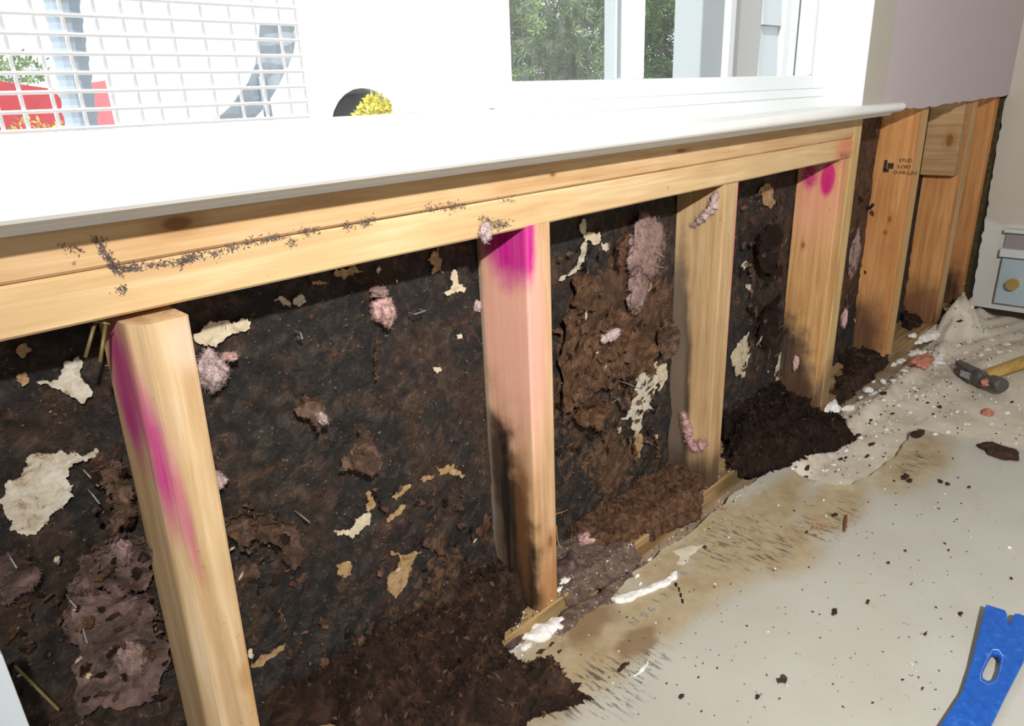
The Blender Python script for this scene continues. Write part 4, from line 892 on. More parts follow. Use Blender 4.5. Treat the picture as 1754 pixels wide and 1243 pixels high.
# ------------------------------------------------------------------ plaster pieces, crumbs
ORD = 'first second third fourth fifth sixth seventh eighth ninth tenth eleventh twelfth thirteenth fourteenth fifteenth sixteenth seventeenth eighteenth nineteenth twentieth'.split()
ORD += ['twenty-' + w_ for w_ in ORD[:9]] + ['thirtieth'] + ['thirty-' + w_ for w_ in ORD[:9]]
def ordinals(us, text):
    '''labels that single each one out by its place from the left'''
    order = sorted(range(len(us)), key=lambda i: us[i]); n = len(us); out = [None] * n
    for k, i in enumerate(order):
        out[i] = text + (', leftmost of them' if k == 0 else ', rightmost of them' if k == n - 1 else ', %s from the left' % ORD[k])
    return out
def bits(pts, mat, name, label, cat, group, size=(1.0, 1.0), thick=0.004, z=None):
    label = ordinals([p[0] for p in pts], label)
    for i, (u, v, wpx) in enumerate(pts):
        SEED[0] += 1; zz = z if z is not None else 0.012
        c = U(u, v, 2, zz); d = np.linalg.norm(c - CAM); rad = wpx * d / FPX / 2 * (0.8 if 'bark' in name else 1.0)
        r = random.Random(SEED[0]); n = r.randint(5, 8); a0 = r.random() * 6.28
        poly = [(c[0] + rad * r.uniform(.5, 1.3) * math.cos(a0 + 6.283 * k / n) * size[0], c[1] + rad * r.uniform(.5, 1.3) * math.sin(a0 + 6.283 * k / n) * size[1]) for k in range(n)]
        poly = ragged(poly, 2, 0.26, SEED[0]); th = min(thick, rad * 0.9)
        base = surf(c[0], c[1]); sd = SEED[0]
        mb = sheet_mb(poly, FLOOR3(base), max(rad / 3, 0.0015), lambda a, b, d: th * (0.5 + np.clip(d / (rad * .5), 0, 1) * .5) + th * .5 * (fbm(a * 80, b * 80, sd, 3) - .5), lambda a, b, d, h: h - 0.0004)
        o = mb.build(name, mat, loc=(c[0], c[1], base)); tag(o, label if isinstance(label, str) else label[i], cat, group)
def surf(x, y):
    """height of whatever lies at this floor spot"""
    if y > -0.003: return PL + 0.004
    if inside(SHEETPOLY, x, y): return DZ + 0.001
    if x > 0.40 and y < -0.02: return 0.001 + float(clothh(np.array([x]), np.array([y]), np.array([0.1]))[0])
    return 0.0
bits([(1038, 960, 20), (1002, 978, 16), (990, 1000, 18), (972, 1015, 22), (955, 1030, 16), (1020, 966, 6), (993, 941, 6), (1114, 940, 10), (1090, 987, 9), (1097, 999, 7), (1076, 972, 7)], GYPSUM,
     'plaster_chip', 'white plaster chip along the plate near the second stud', 'plaster', 'plaster chips by the second stud', (1.3, .7), z=0.02)
chunk([(893, 1092), (912, 1072), (945, 1058), (968, 1062), (966, 1075), (945, 1085), (935, 1097), (905, 1096)], 0.020, GYPSUM, 'plaster_chunk', 'largest white plaster chunk at the drywall edge in the foreground', 'plaster', thick=0.008, seed=91, base=DZ)
chunk([(872, 1115), (890, 1102), (912, 1100), (905, 1108), (880, 1118)], 0.020, GYPSUM, 'plaster_chunk', 'thin white plaster flake touching the dark debris heap', 'plaster', thick=0.004, seed=92, base=DZ)
chunk([(862, 1110), (880, 1085), (895, 1078), (898, 1088), (880, 1110), (866, 1116)], 0.022, PINKPAPER, 'paper_wad', 'pinkish crumpled scrap left of the largest plaster chunk', 'paper', thick=0.010, seed=93, base=DZ)
chunk([(862, 1158), (875, 1148), (892, 1150), (890, 1160), (870, 1165)], 0.06, CREAM, 'paper_wad', 'small cream chip resting on the foreground debris heap', 'chip', thick=0.006, seed=94, base=0.062)
chunk([(1400, 695), (1408, 688), (1420, 684), (1432, 690), (1440, 702), (1425, 708), (1408, 706)], 0.014, GYPSUM, 'plaster_chunk', 'white plaster lump against the black debris between floor and fourth stud', 'plaster', thick=0.014, seed=95, base=0.014)
chunk([(1436, 680), (1444, 655), (1450, 660), (1447, 682)], 0.02, GYPSUM, 'plaster_chunk', 'upright white plaster sliver near the foot of the fourth stud', 'plaster', thick=0.012, seed=96, base=0.014)
chunk([(1562, 580), (1580, 568), (1598, 558), (1612, 560), (1618, 572), (1600, 580), (1580, 586), (1566, 588)], 0.016, GYPSUM, 'plaster_chunk', 'white plaster lump on the cloth near the stamped stud', 'plaster', thick=0.014, seed=97, base=0.012)
chunk([(1590, 612), (1602, 604), (1618, 608), (1620, 622), (1600, 626)], 0.01, GYPSUM, 'plaster_chunk', 'flat white plaster piece just left of the hammer claw', 'plaster', thick=0.006, seed=98, base=0.008)
chunk([(1553, 525), (1575, 518), (1598, 520), (1606, 530), (1590, 538), (1575, 530)], 0.045, GYPSUM, 'plaster_chunk', 'white plaster crumbs clump at the foot of the sixth stud', 'plaster', thick=0.014, seed=99, base=PL + .003)
bits([(1500, 668, 16), (1485, 690, 10), (1512, 690, 8), (1476, 672, 8), (1515, 650, 8), (1530, 655, 12), (1550, 640, 8), (1640, 590, 14), (1660, 585, 12), (1690, 598, 14), (1700, 582, 10), (1725, 590, 12), (1680, 608, 9), (1655, 600, 8), (1712, 605, 10), (1620, 545, 9), (1585, 560, 8), (1565, 600, 9),
      (1640, 700, 7), (1655, 720, 6), (1600, 690, 6), (1560, 700, 8), (1540, 690, 7), (1520, 730, 8), (1500, 720, 6), (1475, 745, 7), (1450, 765, 8), (1430, 790, 6), (1410, 800, 6), (1600, 750, 8), (1625, 735, 10), (1710, 640, 7), (1725, 700, 8), (1700, 720, 6), (1565, 660, 8), (1580, 675, 6)], GYPSUM,
     'plaster_chip', 'small white plaster chip scattered on the drop cloth', 'plaster', 'plaster chips on the drop cloth', (1.2, .8), thick=0.004)
bits([(1417, 718, 12), (1452, 694, 20), (1474, 676, 9), (1488, 664, 15), (1497, 646, 8), (1531, 618, 11), (1544, 612, 22), (1560, 592, 14), (1571, 597, 26), (1600, 577, 28), (1617, 548, 10), (1549, 630, 9), (1512, 648, 12), (1585, 601, 12)], GYPSUM,
     'plaster_chip', 'plump white plaster piece in the row along the cloth fold', 'plaster', 'plaster row along the cloth fold', (1.2, .8), thick=0.009)
DARKB = plain('dark_bark', (0.055, 0.03, 0.02), 0.9, 0.2, nscale=90, nmix=0.25, bump=0.5)
bits([(1380, 803, 22), (1380, 812, 16), (1470, 740, 14), (1490, 715, 18), (1495, 755, 16), (1440, 780, 14), (1450, 778, 10), (1486, 775, 14), (1512, 680, 16), (1530, 702, 10), (1610, 690, 12), (1640, 575, 16), (1645, 588, 12), (1735, 682, 10), (1655, 560, 10), (1600, 702, 8), (1590, 684, 8)], DARKB,
     'bark_flake', 'dark brown rotten flake lying on the drop cloth', 'flake', 'dark flakes on the drop cloth', (1.4, .6), thick=0.003)
bits([(1068, 1143, 24), (932, 1075, 12), (956, 1068, 16), (927, 1117, 16), (945, 1105, 12), (958, 1118, 10), (1074, 1058, 5), (1548, 817, 20), (1558, 823, 14), (1610, 825, 14), (1622, 830, 12), (1430, 882, 14), (1522, 965, 8), (1430, 1050, 16), (1486, 1033, 10), (1645, 1052, 10), (1585, 1087, 9), (1382, 912, 6), (1580, 1181, 6), (1546, 1166, 6), (1660, 835, 8), (1625, 944, 6), (1167, 1195, 14), (1298, 1195, 12)], DARKB,
     'bark_flake', 'dark brown rotten flake lying on the stained drywall sheet', 'flake', 'dark flakes on the drywall sheet', (1.4, .6), thick=0.003, z=DZ)
chunk([(1672, 765), (1700, 762), (1725, 770), (1745, 780), (1745, 790), (1715, 788), (1690, 778)], DZ, DARKB, 'bark_strip', 'long purple-brown bark strip at the right edge of the drywall sheet', 'bark', thick=0.010, seed=111, base=DZ + .001)
chunk([(1558, 745), (1572, 738), (1584, 740), (1580, 746), (1568, 752)], DZ, DARKB, 'bark_strip', 'dark rotten chunk on the far torn corner of the drywall sheet', 'bark', thick=0.008, seed=112, base=DZ + .001)
# red-brown splinter and reddish shred
a, b2 = U(1449, 888, 2, DZ), U(1446, 913, 2, DZ)
tag(MB().tube([(a[0], a[1], DZ + .006), ((a[0] + b2[0]) / 2, (a[1] + b2[1]) / 2, DZ + .005), (b2[0], b2[1], DZ + .004)], [.0016, .0026, .0018], 6).build('wood_splinter', plain('red_brown_wood', (0.20, 0.07, 0.03), 0.8), loc=(b2[0], b2[1], DZ)), 'red-brown wood splinter on the drywall sheet', 'splinter')
mb = MB()
for i in range(26):
    q = U(1400 + rng.gauss(0, 7), 905 + rng.gauss(0, 2.2), 2, DZ); mb.shard((q[0], q[1], DZ + .003), .009, .0012)
tag(mb.build('red_shred', plain('pale_red_fibre', (0.50, 0.22, 0.16), 0.9), loc=tuple(U(1400, 905, 2, DZ))), 'pale red shredded fibres on the drywall sheet', 'shred')
chunk([(1330, 1165), (1340, 1158), (1348, 1164), (1345, 1172), (1333, 1172)], DZ, PINKPAPER, 'paper_wad', 'small pinkish paper crumb near the bottom of the drywall sheet', 'paper', thick=0.004, seed=113, base=DZ + .001)

# uncountable crumbs
mb = MB(); md = MB()
for i in range(1500):
    x, y = rng.uniform(0.42, 1.75), -0.02 - abs(rng.gauss(0, .17))
    q = surf(x, y)
    if inside(SHEETPOLY, x, y) and rng.random() < .8: continue
    s = rng.uniform(.0012, .0042); (mb if rng.random() < .62 else md).shard((x, y, q + s * .2), s * 1.6, s, s * .8)
for i in range(900):
    t = rng.random(); u = 880 + t * 380; v = 1090 - t * 270
    q = U(u + rng.gauss(0, 14), v + rng.gauss(0, 14), 2, 0.03); s = rng.uniform(.0005, .0026)
    if q[1] > 0.06: continue
    (mb if rng.random() < .45 else md).shard((q[0], q[1], surf(q[0], q[1]) + s * .3), s * 1.6, s, s * .8)
for i in range(420):
    q = U(rng.uniform(900, 1739), rng.uniform(830, 1230), 2, DZ); s = rng.uniform(.0006, .002)
    if not inside(SHEETPOLY, q[0], q[1]): continue
    (mb if rng.random() < .2 else md).shard((q[0], q[1], DZ + .002), s * 2.2, s, s * .7)
tag(mb.build('plaster_crumbs', GYPSUM), 'fine white plaster crumbs strewn over plate, cloth and drywall', 'crumbs', kind='stuff')
tag(md.build('dark_crumbs', DARKB), 'fine dark brown crumbs strewn over plate, cloth and drywall', 'crumbs', kind='stuff')

# floor insulation tufts
for u, v, rx, ry, rz, lab, mt, sd in ((1578, 624, .045, .026, .013, 'salmon pink insulation tuft on the cloth left of the hammer', FLUFFO, 121), (1694, 697, .014, .012, .008, 'little salmon tuft on the cloth in front of the hammer', FLUFFO, 122),
                                       (1625, 512, .03, .02, .012, 'pink tuft at the foot of the corner studs', FLUFF, 123), (1446, 545, .006, .008, .022, 'small pink tuft hanging on the right side of the fourth stud', FLUFF, 124)):
    q = U(u, v, 2, 0.02); z = surf(q[0], q[1]) + rz * .6
    if sd == 124: q = U(u, v, 1, 0.02); z = q[2]
    tuft('insulation_tuft', (q[0], q[1], z), (rx, ry, rz), lab, mat=mt, seed=sd, n=160, bias=(0, 0, .1))

# ------------------------------------------------------------------ hammer
def hammer():
    A = U(1632, 628, 2, 0.03); B = U(1718, 662, 2, 0.03)                    # claw tip .. striking face
    dirv = Vector((B[0] - A[0], B[1] - A[1], 0)); L = dirv.length; ex = dirv.normalized()
    hv = Vector(U(1739, 622, 2, 0.03)) - Vector(U(1692, 640, 2, 0.03)); hv.z = 0; ey = hv.normalized()
    loc = Vector((A[0], A[1], 0.0)); zc = 0.030
    root = empty('claw_hammer', loc, 'old claw hammer with dark steel head and yellow handle on the cloth', 'hammer')
    iron = mottled('dark_hammer_steel', [(0.3, (0.03, 0.03, 0.03)), (0.55, (0.09, 0.085, 0.08)), (0.75, (0.16, 0.10, 0.07))], 50, 5, 0.45, 0.3, 0.001, 0.5)
    up = Vector((0, 0, 1)); side = ex.cross(up)
    o = loc + up * zc
    # cheek and poll: stacked rings along ex
    mb = MB(); rings = []
    for t, wdt, hgt in ((0.44, .010, .011), (0.50, .0125, .0135), (0.60, .0125, .0135), (0.66, .010, .010), (0.74, .0095, .0095), (0.78, .013, .013), (0.96, .0135, .0135), (1.0, .0115, .0115)):
        rings.append([o + ex * L * t + side * wdt * math.cos(a) * 1.45 + up * hgt * math.sin(a) * 1.3 for a in [math.pi * 2 * k / 10 + .3 for k in range(10)]])
    vs = [p for r in rings for p in r]; k = 10; n = len(rings)
    mb.add(vs, [(i * k + j, i * k + (j + 1) % k, (i + 1) * k + (j + 1) % k, (i + 1) * k + j) for i in range(n - 1) for j in range(k)] + [tuple(range(k)), tuple((n - 1) * k + j for j in range(k))])
    mb.build('head', iron, parent=root, smooth=False)
    for s in (-1, 1):                                                          # the two claws, curved and tapering
        mb = MB(); pts = []
        n = 9
        for i in range(n):
            t = i / (n - 1); x = L * (0.47 - 0.47 * t); bend = 0.020 * t * t
            cen = o + ex * x + (-ey) * (-bend) * 0.0 + up * (s * (0.003 + 0.006 * t)) + ey * (0.016 * t ** 1.7)
            wd, th = .016 * (1 - t) + .010 * t, .010 * (1 - t) + .004 * t
            pts.append([cen + ey * wd * a + up * th * b for a, b in ((-1, -1), (1, -1), (1, 1), (-1, 1))])
        vs = [p for r in pts for p in r]
        mb.add(vs, [(i * 4 + j, i * 4 + (j + 1) % 4, (i + 1) * 4 + (j + 1) % 4, (i + 1) * 4 + j) for i in range(n - 1) for j in range(4)] + [(0, 1, 2, 3), tuple((n - 1) * 4 + j for j in range(4))])
        mb.build('claw', iron, parent=root)
    hb = o + ex * L * 0.55
    mb = MB(); pts = []
    for i in range(8):
        t = i / 7; c = hb + ey * (0.30 * t - 0.012) + up * (-0.008 * t)
        r1, r2 = (0.0105 + 0.004 * t), (0.0165 + 0.003 * t)
        pts.append([c + ex * r2 * math.cos(a) + up * r1 * math.sin(a) for a in [math.pi * 2 * k / 10 for k in range(10)]])
    vs = [p for r in pts for p in r]
    mb.add(vs, [(i * 10 + j, i * 10 + (j + 1) % 10, (i + 1) * 10 + (j + 1) % 10, (i + 1) * 10 + j) for i in range(7) for j in range(10)] + [tuple(range(10)), tuple(70 + j for j in range(10))])
    mb.build('handle', wood('yellow_handle', 0, ((0.36, 0.22, 0.05), (0.48, 0.31, 0.08), (0.56, 0.39, 0.13)), 44.0), parent=root, smooth=True)
    lab = MB().box((-0.016, -0.0075, 0), (0.016, 0.0075, 0.0006), Matrix.Translation(o + ex * L * 0.36 - ey * 0.0150) @ Matrix((tuple(ex) + (0,), tuple(up) + (0,), tuple(-ey) + (0,), (0, 0, 0, 1))).transposed()).build('cheek_label', plain('worn_grey_label', (0.30, 0.33, 0.34), 0.4, 0.5, nscale=200, nmix=.2), parent=root)
    c = o + ex * L * 0.74 - ey * 0.013
    tuft('insulation_tuft', tuple(c + up * .002), (.022, .010, .010), 'salmon pink tuft lying against the hammer head', mat=FLUFFO, seed=130, n=160)
hammer()

# ------------------------------------------------------------------ blue pry bar
def prybar():
    z = DZ + 0.004
    pts = [(1686, 1047), (1718, 1057), (1722, 1063), (1725, 1080), (1735, 1063), (1742, 1063), (1775, 1075), (1770, 1105), (1720, 1200), (1690, 1262), (1600, 1262), (1646, 1192), (1660, 1150)]
    P = floorxy(pts, z)
    hole_px = [(1698, 1127), (1706, 1128), (1712, 1136), (1709, 1155), (1703, 1170), (1692, 1174), (1682, 1168), (1681, 1160), (1690, 1140)]
    Hh = floorxy(hole_px, z)
    root = empty('pry_bar', (P[9][0], P[9][1], z), 'blue flat pry bar with notched end and nail hole, lower right corner', 'pry bar')
    m, nt, b = newmat('blue_enamel'); N = NT(nt); f = N.noise(N.pos(), 130, 5, 0.65)
    nt.links.new(N.ramp(f, [(0.3, (0.008, 0.07, 0.36)), (0.62, (0.012, 0.115, 0.50)), (0.74, (0.10, 0.26, 0.62)), (0.85, (0.35, 0.5, 0.75))]), b.inputs['Base Color'])
    b.inputs['Roughness'].default_value = 0.32; b.inputs['Specular IOR Level'].default_value = 0.5; N.bump(f, b, 0.25, 0.002)
    # polygon with a hole through CDT
    def ring(Q): return [Vector(p) for p in Q]
    vo, vh = ring(P), ring(Hh); n1, n2 = len(vo), len(vh)
    faces = [list(range(n1)), list(range(n1, n1 + n2))]
    out = delaunay_2d_cdt(vo + vh, [], faces, 1, 1e-7)
    V = [tuple(v) for v in out[0]]; F = []
    for f2 in out[2]:
        cx_, cy_ = sum(V[i][0] for i in f2) / len(f2), sum(V[i][1] for i in f2) / len(f2)
        if inside(P, cx_, cy_) and not inside(Hh, cx_, cy_): F.append(tuple(f2))
    # rise slightly towards the notched end
    far_ = Vector(P[0]); base = Vector(P[9])
    def hz(p):
        t = (Vector(p) - base).dot(far_ - base) / (far_ - base).length_squared
        return 0.006 * max(0, t) ** 2
    th = 0.0055; mb = MB(); k = len(V)
    cnt = {(f2[i], f2[(i + 1) % len(f2)]) for f2 in F for i in range(len(f2))}
    mb.add([(v[0], v[1], z + th + hz(v)) for v in V] + [(v[0], v[1], z + hz(v)) for v in V], F + [tuple(k + i for i in reversed(f2)) for f2 in F] + [(a, b3, k + b3, k + a)[::-1] for (a, b3) in cnt if (b3, a) not in cnt])
    mb.build('blade', m, parent=root, bevel=0.0009)
    # bevelled rim round the nail hole
    c = Vector((sum(p[0] for p in Hh) / n2, sum(p[1] for p in Hh) / n2)); mb = MB()
    vs = []
    for p in Hh:
        q = c + (Vector(p) - c) * 1.0; r = c + (Vector(p) - c) * 1.28
        vs += [(r.x, r.y, z + th + hz(r) + .0003), (q.x, q.y, z + th + hz(q) - .0016)]
    fs = [(2 * i, 2 * ((i + 1) % n2), 2 * ((i + 1) % n2) + 1, 2 * i + 1) for i in range(n2)]
    mb.add(vs, fs); mb.build('hole_rim', plain('worn_blue_rim', (0.36, 0.50, 0.74), 0.4), parent=root)
prybar()

# ------------------------------------------------------------------ nails and staples
def nail(px0, px1, y0, y1, label, r=0.0013, mat=NAILM):
    a, b = U(*px0, 1, y0), U(*px1, 1, y1)
    root_loc = tuple(b)
    mb = MB().tube([tuple(a), tuple(b)], r, 8); d = Vector(np.array(a) - np.array(b)).normalized()
    o = mb.build('nail', mat, loc=root_loc, smooth=True)
    MB().tube([tuple(a), tuple(Vector(a) + d * .0012)], r * 2.1, 10).build('nail_head', mat, parent=o)
    return tag(o, label, 'nail', 'bent nails above the nearest stud')
nail((163, 552), (146, 612), 0.012, 0.010, 'left of two olive nails hanging under the board beside the nearest stud')
nail((181, 556), (171, 620), 0.008, 0.000, 'right of two olive nails hanging under the board beside the nearest stud')
STAPLES = (((141, 1072), (149, 1100)), ((150, 812), (168, 832)), ((158, 846), (170, 862)), ((514, 881), (530, 894)), ((710, 538), (728, 532)), ((1122, 432), (1138, 440)), ((1123, 456), (1137, 458)), ((1070, 655), (1095, 665)), ((120, 1028), (130, 1040)), ((18, 955), (28, 972)), ((1048, 690), (1060, 682)), ((515, 570), (518, 580)))
SLAB = ordinals([q[0][0] for q in STAPLES], 'thin pale steel staple stuck in the mouldy sheathing')
for i, ((u0, v0), (u1, v1)) in enumerate(STAPLES):
    a, b = Vector(U(u0, v0, 1, SHY - 0.022)), Vector(U(u1, v1, 1, SHY - 0.022)); d = (b - a)
    back = Vector((0, 0.010, 0))
    o = MB().tube([a + back, a, b, b + back], 0.0007, 5).build('staple', STEEL, loc=tuple(a))
    tag(o, SLAB[i], 'staple', 'staples in the sheathing')
# straws
for pts, lab in ((([(952, 880), (965, 876), (972, 873)]), 'short orange straw beside the foot of the second stud'), ([(953, 900), (955, 925), (961, 940)], 'longer orange straw hanging at the foot of the second stud')):
    tag(MB().tube([tuple(U(u, v, 1, 0.03 - 0.008 * k)) for k, (u, v) in enumerate(pts)], 0.0005, 5).build('straw', plain('orange_straw', (0.50, 0.22, 0.06), 0.7), loc=tuple(U(*pts[-1], 1, .02))), lab, 'straw')
tag(MB().tube([tuple(U(u, v, 1, 0.055)) for u, v in ((25, 1140), (55, 1170), (85, 1200), (100, 1215))], 0.0011, 5).build('straw', plain('olive_straw', (0.22, 0.17, 0.07), 0.8), loc=tuple(U(100, 1215, 1, .055))), 'thin olive straw across the lower left corner', 'straw')
# pale painted strip cutting the lower left corner
a, b2 = U(4, 1120, 1, -0.03), U(40, 1215, 1, -0.03)
A, B = Vector(a), Vector(b2); dd = (B - A).normalized(); B = A + dd * ((A.z - 0.001) / -dd.z); side = Vector((-dd.z, 0, dd.x)) * -0.03
if side.x > 0: side = -side
tag(MB().add([A, B, B + side, A + side, A + Vector((0, .012, 0)), B + Vector((0, .012, 0)), B + side + Vector((0, .012, 0)), A + side + Vector((0, .012, 0))], [(0, 1, 2, 3), (4, 5, 6, 7), (0, 1, 5, 4), (1, 2, 6, 5), (2, 3, 7, 6), (3, 0, 4, 7)]).build('trim_strip', plain('blue_white_paint', (0.72, 0.78, 0.84), 0.5), loc=tuple(B), bevel=.001), 'bluish white painted strip at the lower left corner', 'trim strip')

# ------------------------------------------------------------------ baseboard heater end on the side wall
def heater():
    X = 1.83
    def yz(u, v, x=X - 0.03): q = U(u, v, 0, x); return q[1], q[2]
    y0, zt = yz(1722, 392); _, zb = yz(1722, 512); _, zc = yz(1720, 440); _, zv = yz(1720, 418)
    zb = max(zb, 0.03)
    root = empty('baseboard_heater', (X - 0.03, y0, 0.045), 'pale blue metal baseboard heater with a brass valve on the side wall', 'heater')
    blue = plain('pale_blue_enamel', (0.40, 0.49, 0.55), 0.4, 0.4); wh = plain('heater_white', (0.62, 0.66, 0.67), 0.4, 0.4)
    MB().box((X - 0.030, y0 - 0.9, 0.045), (X - 0.003, y0 - 0.006, zc - 0.004)).build('cover', blue, parent=root, bevel=.003)
    MB().box((X - 0.036, y0 - 0.9, zc), (X - 0.003, y0 + .002, zv - 0.012)).build('damper', wh, parent=root, bevel=.003)
    MB().box((X - 0.034, y0 - 0.9, zt - 0.010), (X - 0.003, y0 + .002, zt)).build('top_rail', wh, parent=root, bevel=.002)
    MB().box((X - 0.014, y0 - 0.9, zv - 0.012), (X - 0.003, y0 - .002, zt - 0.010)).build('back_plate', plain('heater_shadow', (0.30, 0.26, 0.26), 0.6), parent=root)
    yb, zz = yz(1735, 483)
    MB().tube([(X - 0.028, yb - .005, zz), (X - 0.050, yb - .005, zz), (X - 0.052, yb - .005, zz), (X - 0.064, yb - .005, zz)], [.012, .012, .016, .016], 14).build('brass_valve', BRASS, parent=root, smooth=False)
heater()
chunk([(1697, 510), (1712, 506), (1740, 510), (1745, 525), (1720, 528), (1705, 520)], 0.012, DUST, 'rubble_patch', 'dark crumbly rubble under the baseboard heater', 'rubble', thick=0.012, seed=140, base=0.008)

# ------------------------------------------------------------------ outdoors
struct(MB().box((-14, 0.13, -0.30), (30, 40, -0.10)).build('ground_outside', plain('pale_pavement', (0.62, 0.60, 0.57), 0.9, 0.2, nscale=2, nmix=.1)), 'pale sunlit paving outside the windows')
def leafy(name, cen, rad, n, leaf, cols, label, cat, seed=1, needle=True, trunk=True):
    rr = random.Random(seed); root = empty(name, (cen[0], cen[1], -0.10), label, cat)
    off = Vector((seed * 3.3, 1.7, 4.1)); groups = [MB() for _ in cols]
    for i in range(n):
        d = Vector((rr.gauss(0, 1), rr.gauss(0, 1), rr.gauss(0, 1))).normalized()
        k = rr.uniform(0.55, 1.0) ** 0.5 * (0.80 + 0.42 * noise.noise(d * 2.6 + off))
        c = Vector(cen) + Vector((d.x * rad[0], d.y * rad[1], d.z * rad[2])) * k
        t = (d + Vector((rr.gauss(0, .5), rr.gauss(0, .5), rr.gauss(0, .5) + .15))).normalized()
        a = t.orthogonal().normalized(); b = t.cross(a)
        g = groups[min(len(cols) - 1, int(abs(rr.gauss(0, .9)) + max(0, noise.noise(c * 6)) * 1.6))]
        m_ = 6 if needle else 3
        for j in range(m_):
            an = 6.283 * j / m_; s = (a * math.cos(an) + b * math.sin(an)); L = leaf * rr.uniform(.6, 1.2)
            e = c + (t * .8 + s * .8) * L; wv = t.cross(s) * L * (0.10 if needle else .28)
            mid = c + (t * .4 + s * .4) * L
            g.add([c, mid + wv, e, mid - wv], [(0, 1, 2), (0, 2, 3)])
    for g, cl in zip(groups, cols):
        if g.v:
            m = plain('foliage', cl, 0.7, 0.2); o = g.build('foliage', m, parent=root); o['kind'] = 'stuff'
    if trunk: MB().tube([(cen[0], cen[1], -0.10), (cen[0] + .02, cen[1], cen[2] * .5), (cen[0], cen[1], cen[2] + rad[2] * .5)], [min(.05, rad[0] * .08), min(.04, rad[0] * .07), min(.02, rad[0] * .03)], 8).build('trunk', plain('bark', (0.10, 0.07, 0.05), .9), parent=root)
    return root
leafy('evergreen_shrub', (3.42, 2.9, 1.15), (1.22, 0.75, 1.30), 15000, 0.060, ((0.10, 0.17, 0.07), (0.15, 0.26, 0.10), (0.28, 0.46, 0.14), (0.26, 0.20, 0.11)), 'dense evergreen shrub filling the right-hand window', 'shrub', seed=5)
leafy('yellow_shrub', (1.315, 2.2, 0.575), (0.115, 0.09, 0.12), 420, 0.028, ((0.80, 0.72, 0.10), (0.85, 0.80, 0.25), (0.50, 0.60, 0.12)), 'yellow-green leafy shrub in front of the white van wheel', 'shrub', seed=6, needle=False)
e3 = U(255, 62, 1, 20); leafy('distant_bush', (e3[0], 20, e3[2]), (1.1, .6, .45), 500, 0.16, ((0.20, 0.30, 0.12), (0.28, 0.40, 0.18)), 'pale green bush far behind the wire fence', 'bush', seed=7, needle=False)
e4 = U(24, 118, 1, 16); leafy('distant_bush', (e4[0], 16, e4[2]), (.6, .4, .3), 260, 0.09, ((0.20, 0.30, 0.12), (0.28, 0.40, 0.18)), 'green bush at the far left outside', 'bush', seed=8, needle=False)
e5 = U(60, 205, 1, 2.4)
leafy('yellow_flowers', (e5[0], 2.4, 0.56), (0.16, 0.08, 0.10), 160, 0.022, ((0.70, 0.62, 0.20), (0.66, 0.50, 0.10), (0.45, 0.42, 0.15)), 'low yellow flowers outside at the far left', 'flowers', seed=9, needle=False)

# vehicles: side profiles with wheel arches cut in, wheels and glass
GLASSD = plain('vehicle_glass', (0.10, 0.14, 0.16), 0.1, 0.6); TYRE = plain('tyre_rubber', (0.02, 0.02, 0.022), 0.8, 0.2); HUB = plain('wheel_rim', (0.5, 0.52, 0.54), 0.4, .5, metal=.6)
def vehicle(name, x0, y0, L, hgt, prof, wheels, wr, mat, label, windows=(), gz=-0.10, W=1.7, cat='van'):
    root = empty(name, (x0, y0, gz), label, cat)
    P = list(prof); low = []; wrs = wr if isinstance(wr, tuple) else (wr,) * len(wheels)
    for wx, wr in zip(wheels, wrs):
        low += [(wx + (wr * 1.14) * math.cos(a), wr + (wr * 1.14) * math.sin(a)) for a in np.linspace(math.pi, 0, 13)]
    P = [(low[0][0] - .0001, 0.22)] + [q for q in low if q[1] > .22] + P
    P = [(0.0, 0.22)] + P[0:] 
    fn = lambda a, b, t: (x0 + a, t, gz + b)
    n = len(P); mb = MB()
    V2, F2 = None, None
    out = delaunay_2d_cdt([Vector(p) for p in P], [], [list(range(n))], 1, 1e-6)
    V = [tuple(v) for v in out[0]]; F = [tuple(f) for f in out[2]]; k = len(V)
    ins = lambda b: 0.10 * max(0, (b - hgt * .55) / (hgt * .45))                # tumblehome
    vs = [fn(a, b, y0 + ins(b)) for a, b in V] + [fn(a, b, y0 + W - ins(b)) for a, b in V]
    cnt = {(f[i], f[(i + 1) % len(f)]) for f in F for i in range(len(f))}
    mb.add(vs, F + [tuple(k + i for i in reversed(f)) for f in F] + [(a, b, k + b, k + a)[::-1] for (a, b) in cnt if (b, a) not in cnt])
    body = mb.build('body', mat, parent=root)
    for wx, wr in zip(wheels, wrs):
        for yy in (y0 + 0.03, y0 + W - 0.25):
            c = (x0 + wx, yy, gz + wr)
            wl = MB().tube([(c[0], yy, c[2]), (c[0], yy + .03, c[2]), (c[0], yy + .19, c[2]), (c[0], yy + .22, c[2])], [wr * .93, wr, wr, wr * .93], 28).build('wheel', TYRE, parent=root)
            h = MB().tube([(c[0], yy - .012, c[2]), (c[0], yy + .02, c[2])], [wr * .55, wr * .6], 20).build('hub', HUB); h.parent = wl; h.location = (0, 0, 0) - wl.location - root.location if False else h.location
            h.parent = wl; h.location = -(wl.location + root.location)
    for poly in windows:
        pp = [(a, b) for a, b in poly]
        MB().extrude(pp, lambda a, b, t: (x0 + a, y0 + ins(b) + t - .012, gz + b), 0.0, 0.012).build('side_window', GLASSD, parent=root)
    return root
VANW = plain('white_vehicle_paint', (0.85, 0.86, 0.86), 0.25, 0.5); REDP = plain('red_vehicle_paint', (0.50, 0.03, 0.04), 0.25, 0.5)
vy = 7.5
wA, wB = U(326, 192, 1, vy), U(624, 190, 1, vy)
wb = wB[0] - wA[0]; OH = wA[0] - U(286, 190, 1, vy)[0]
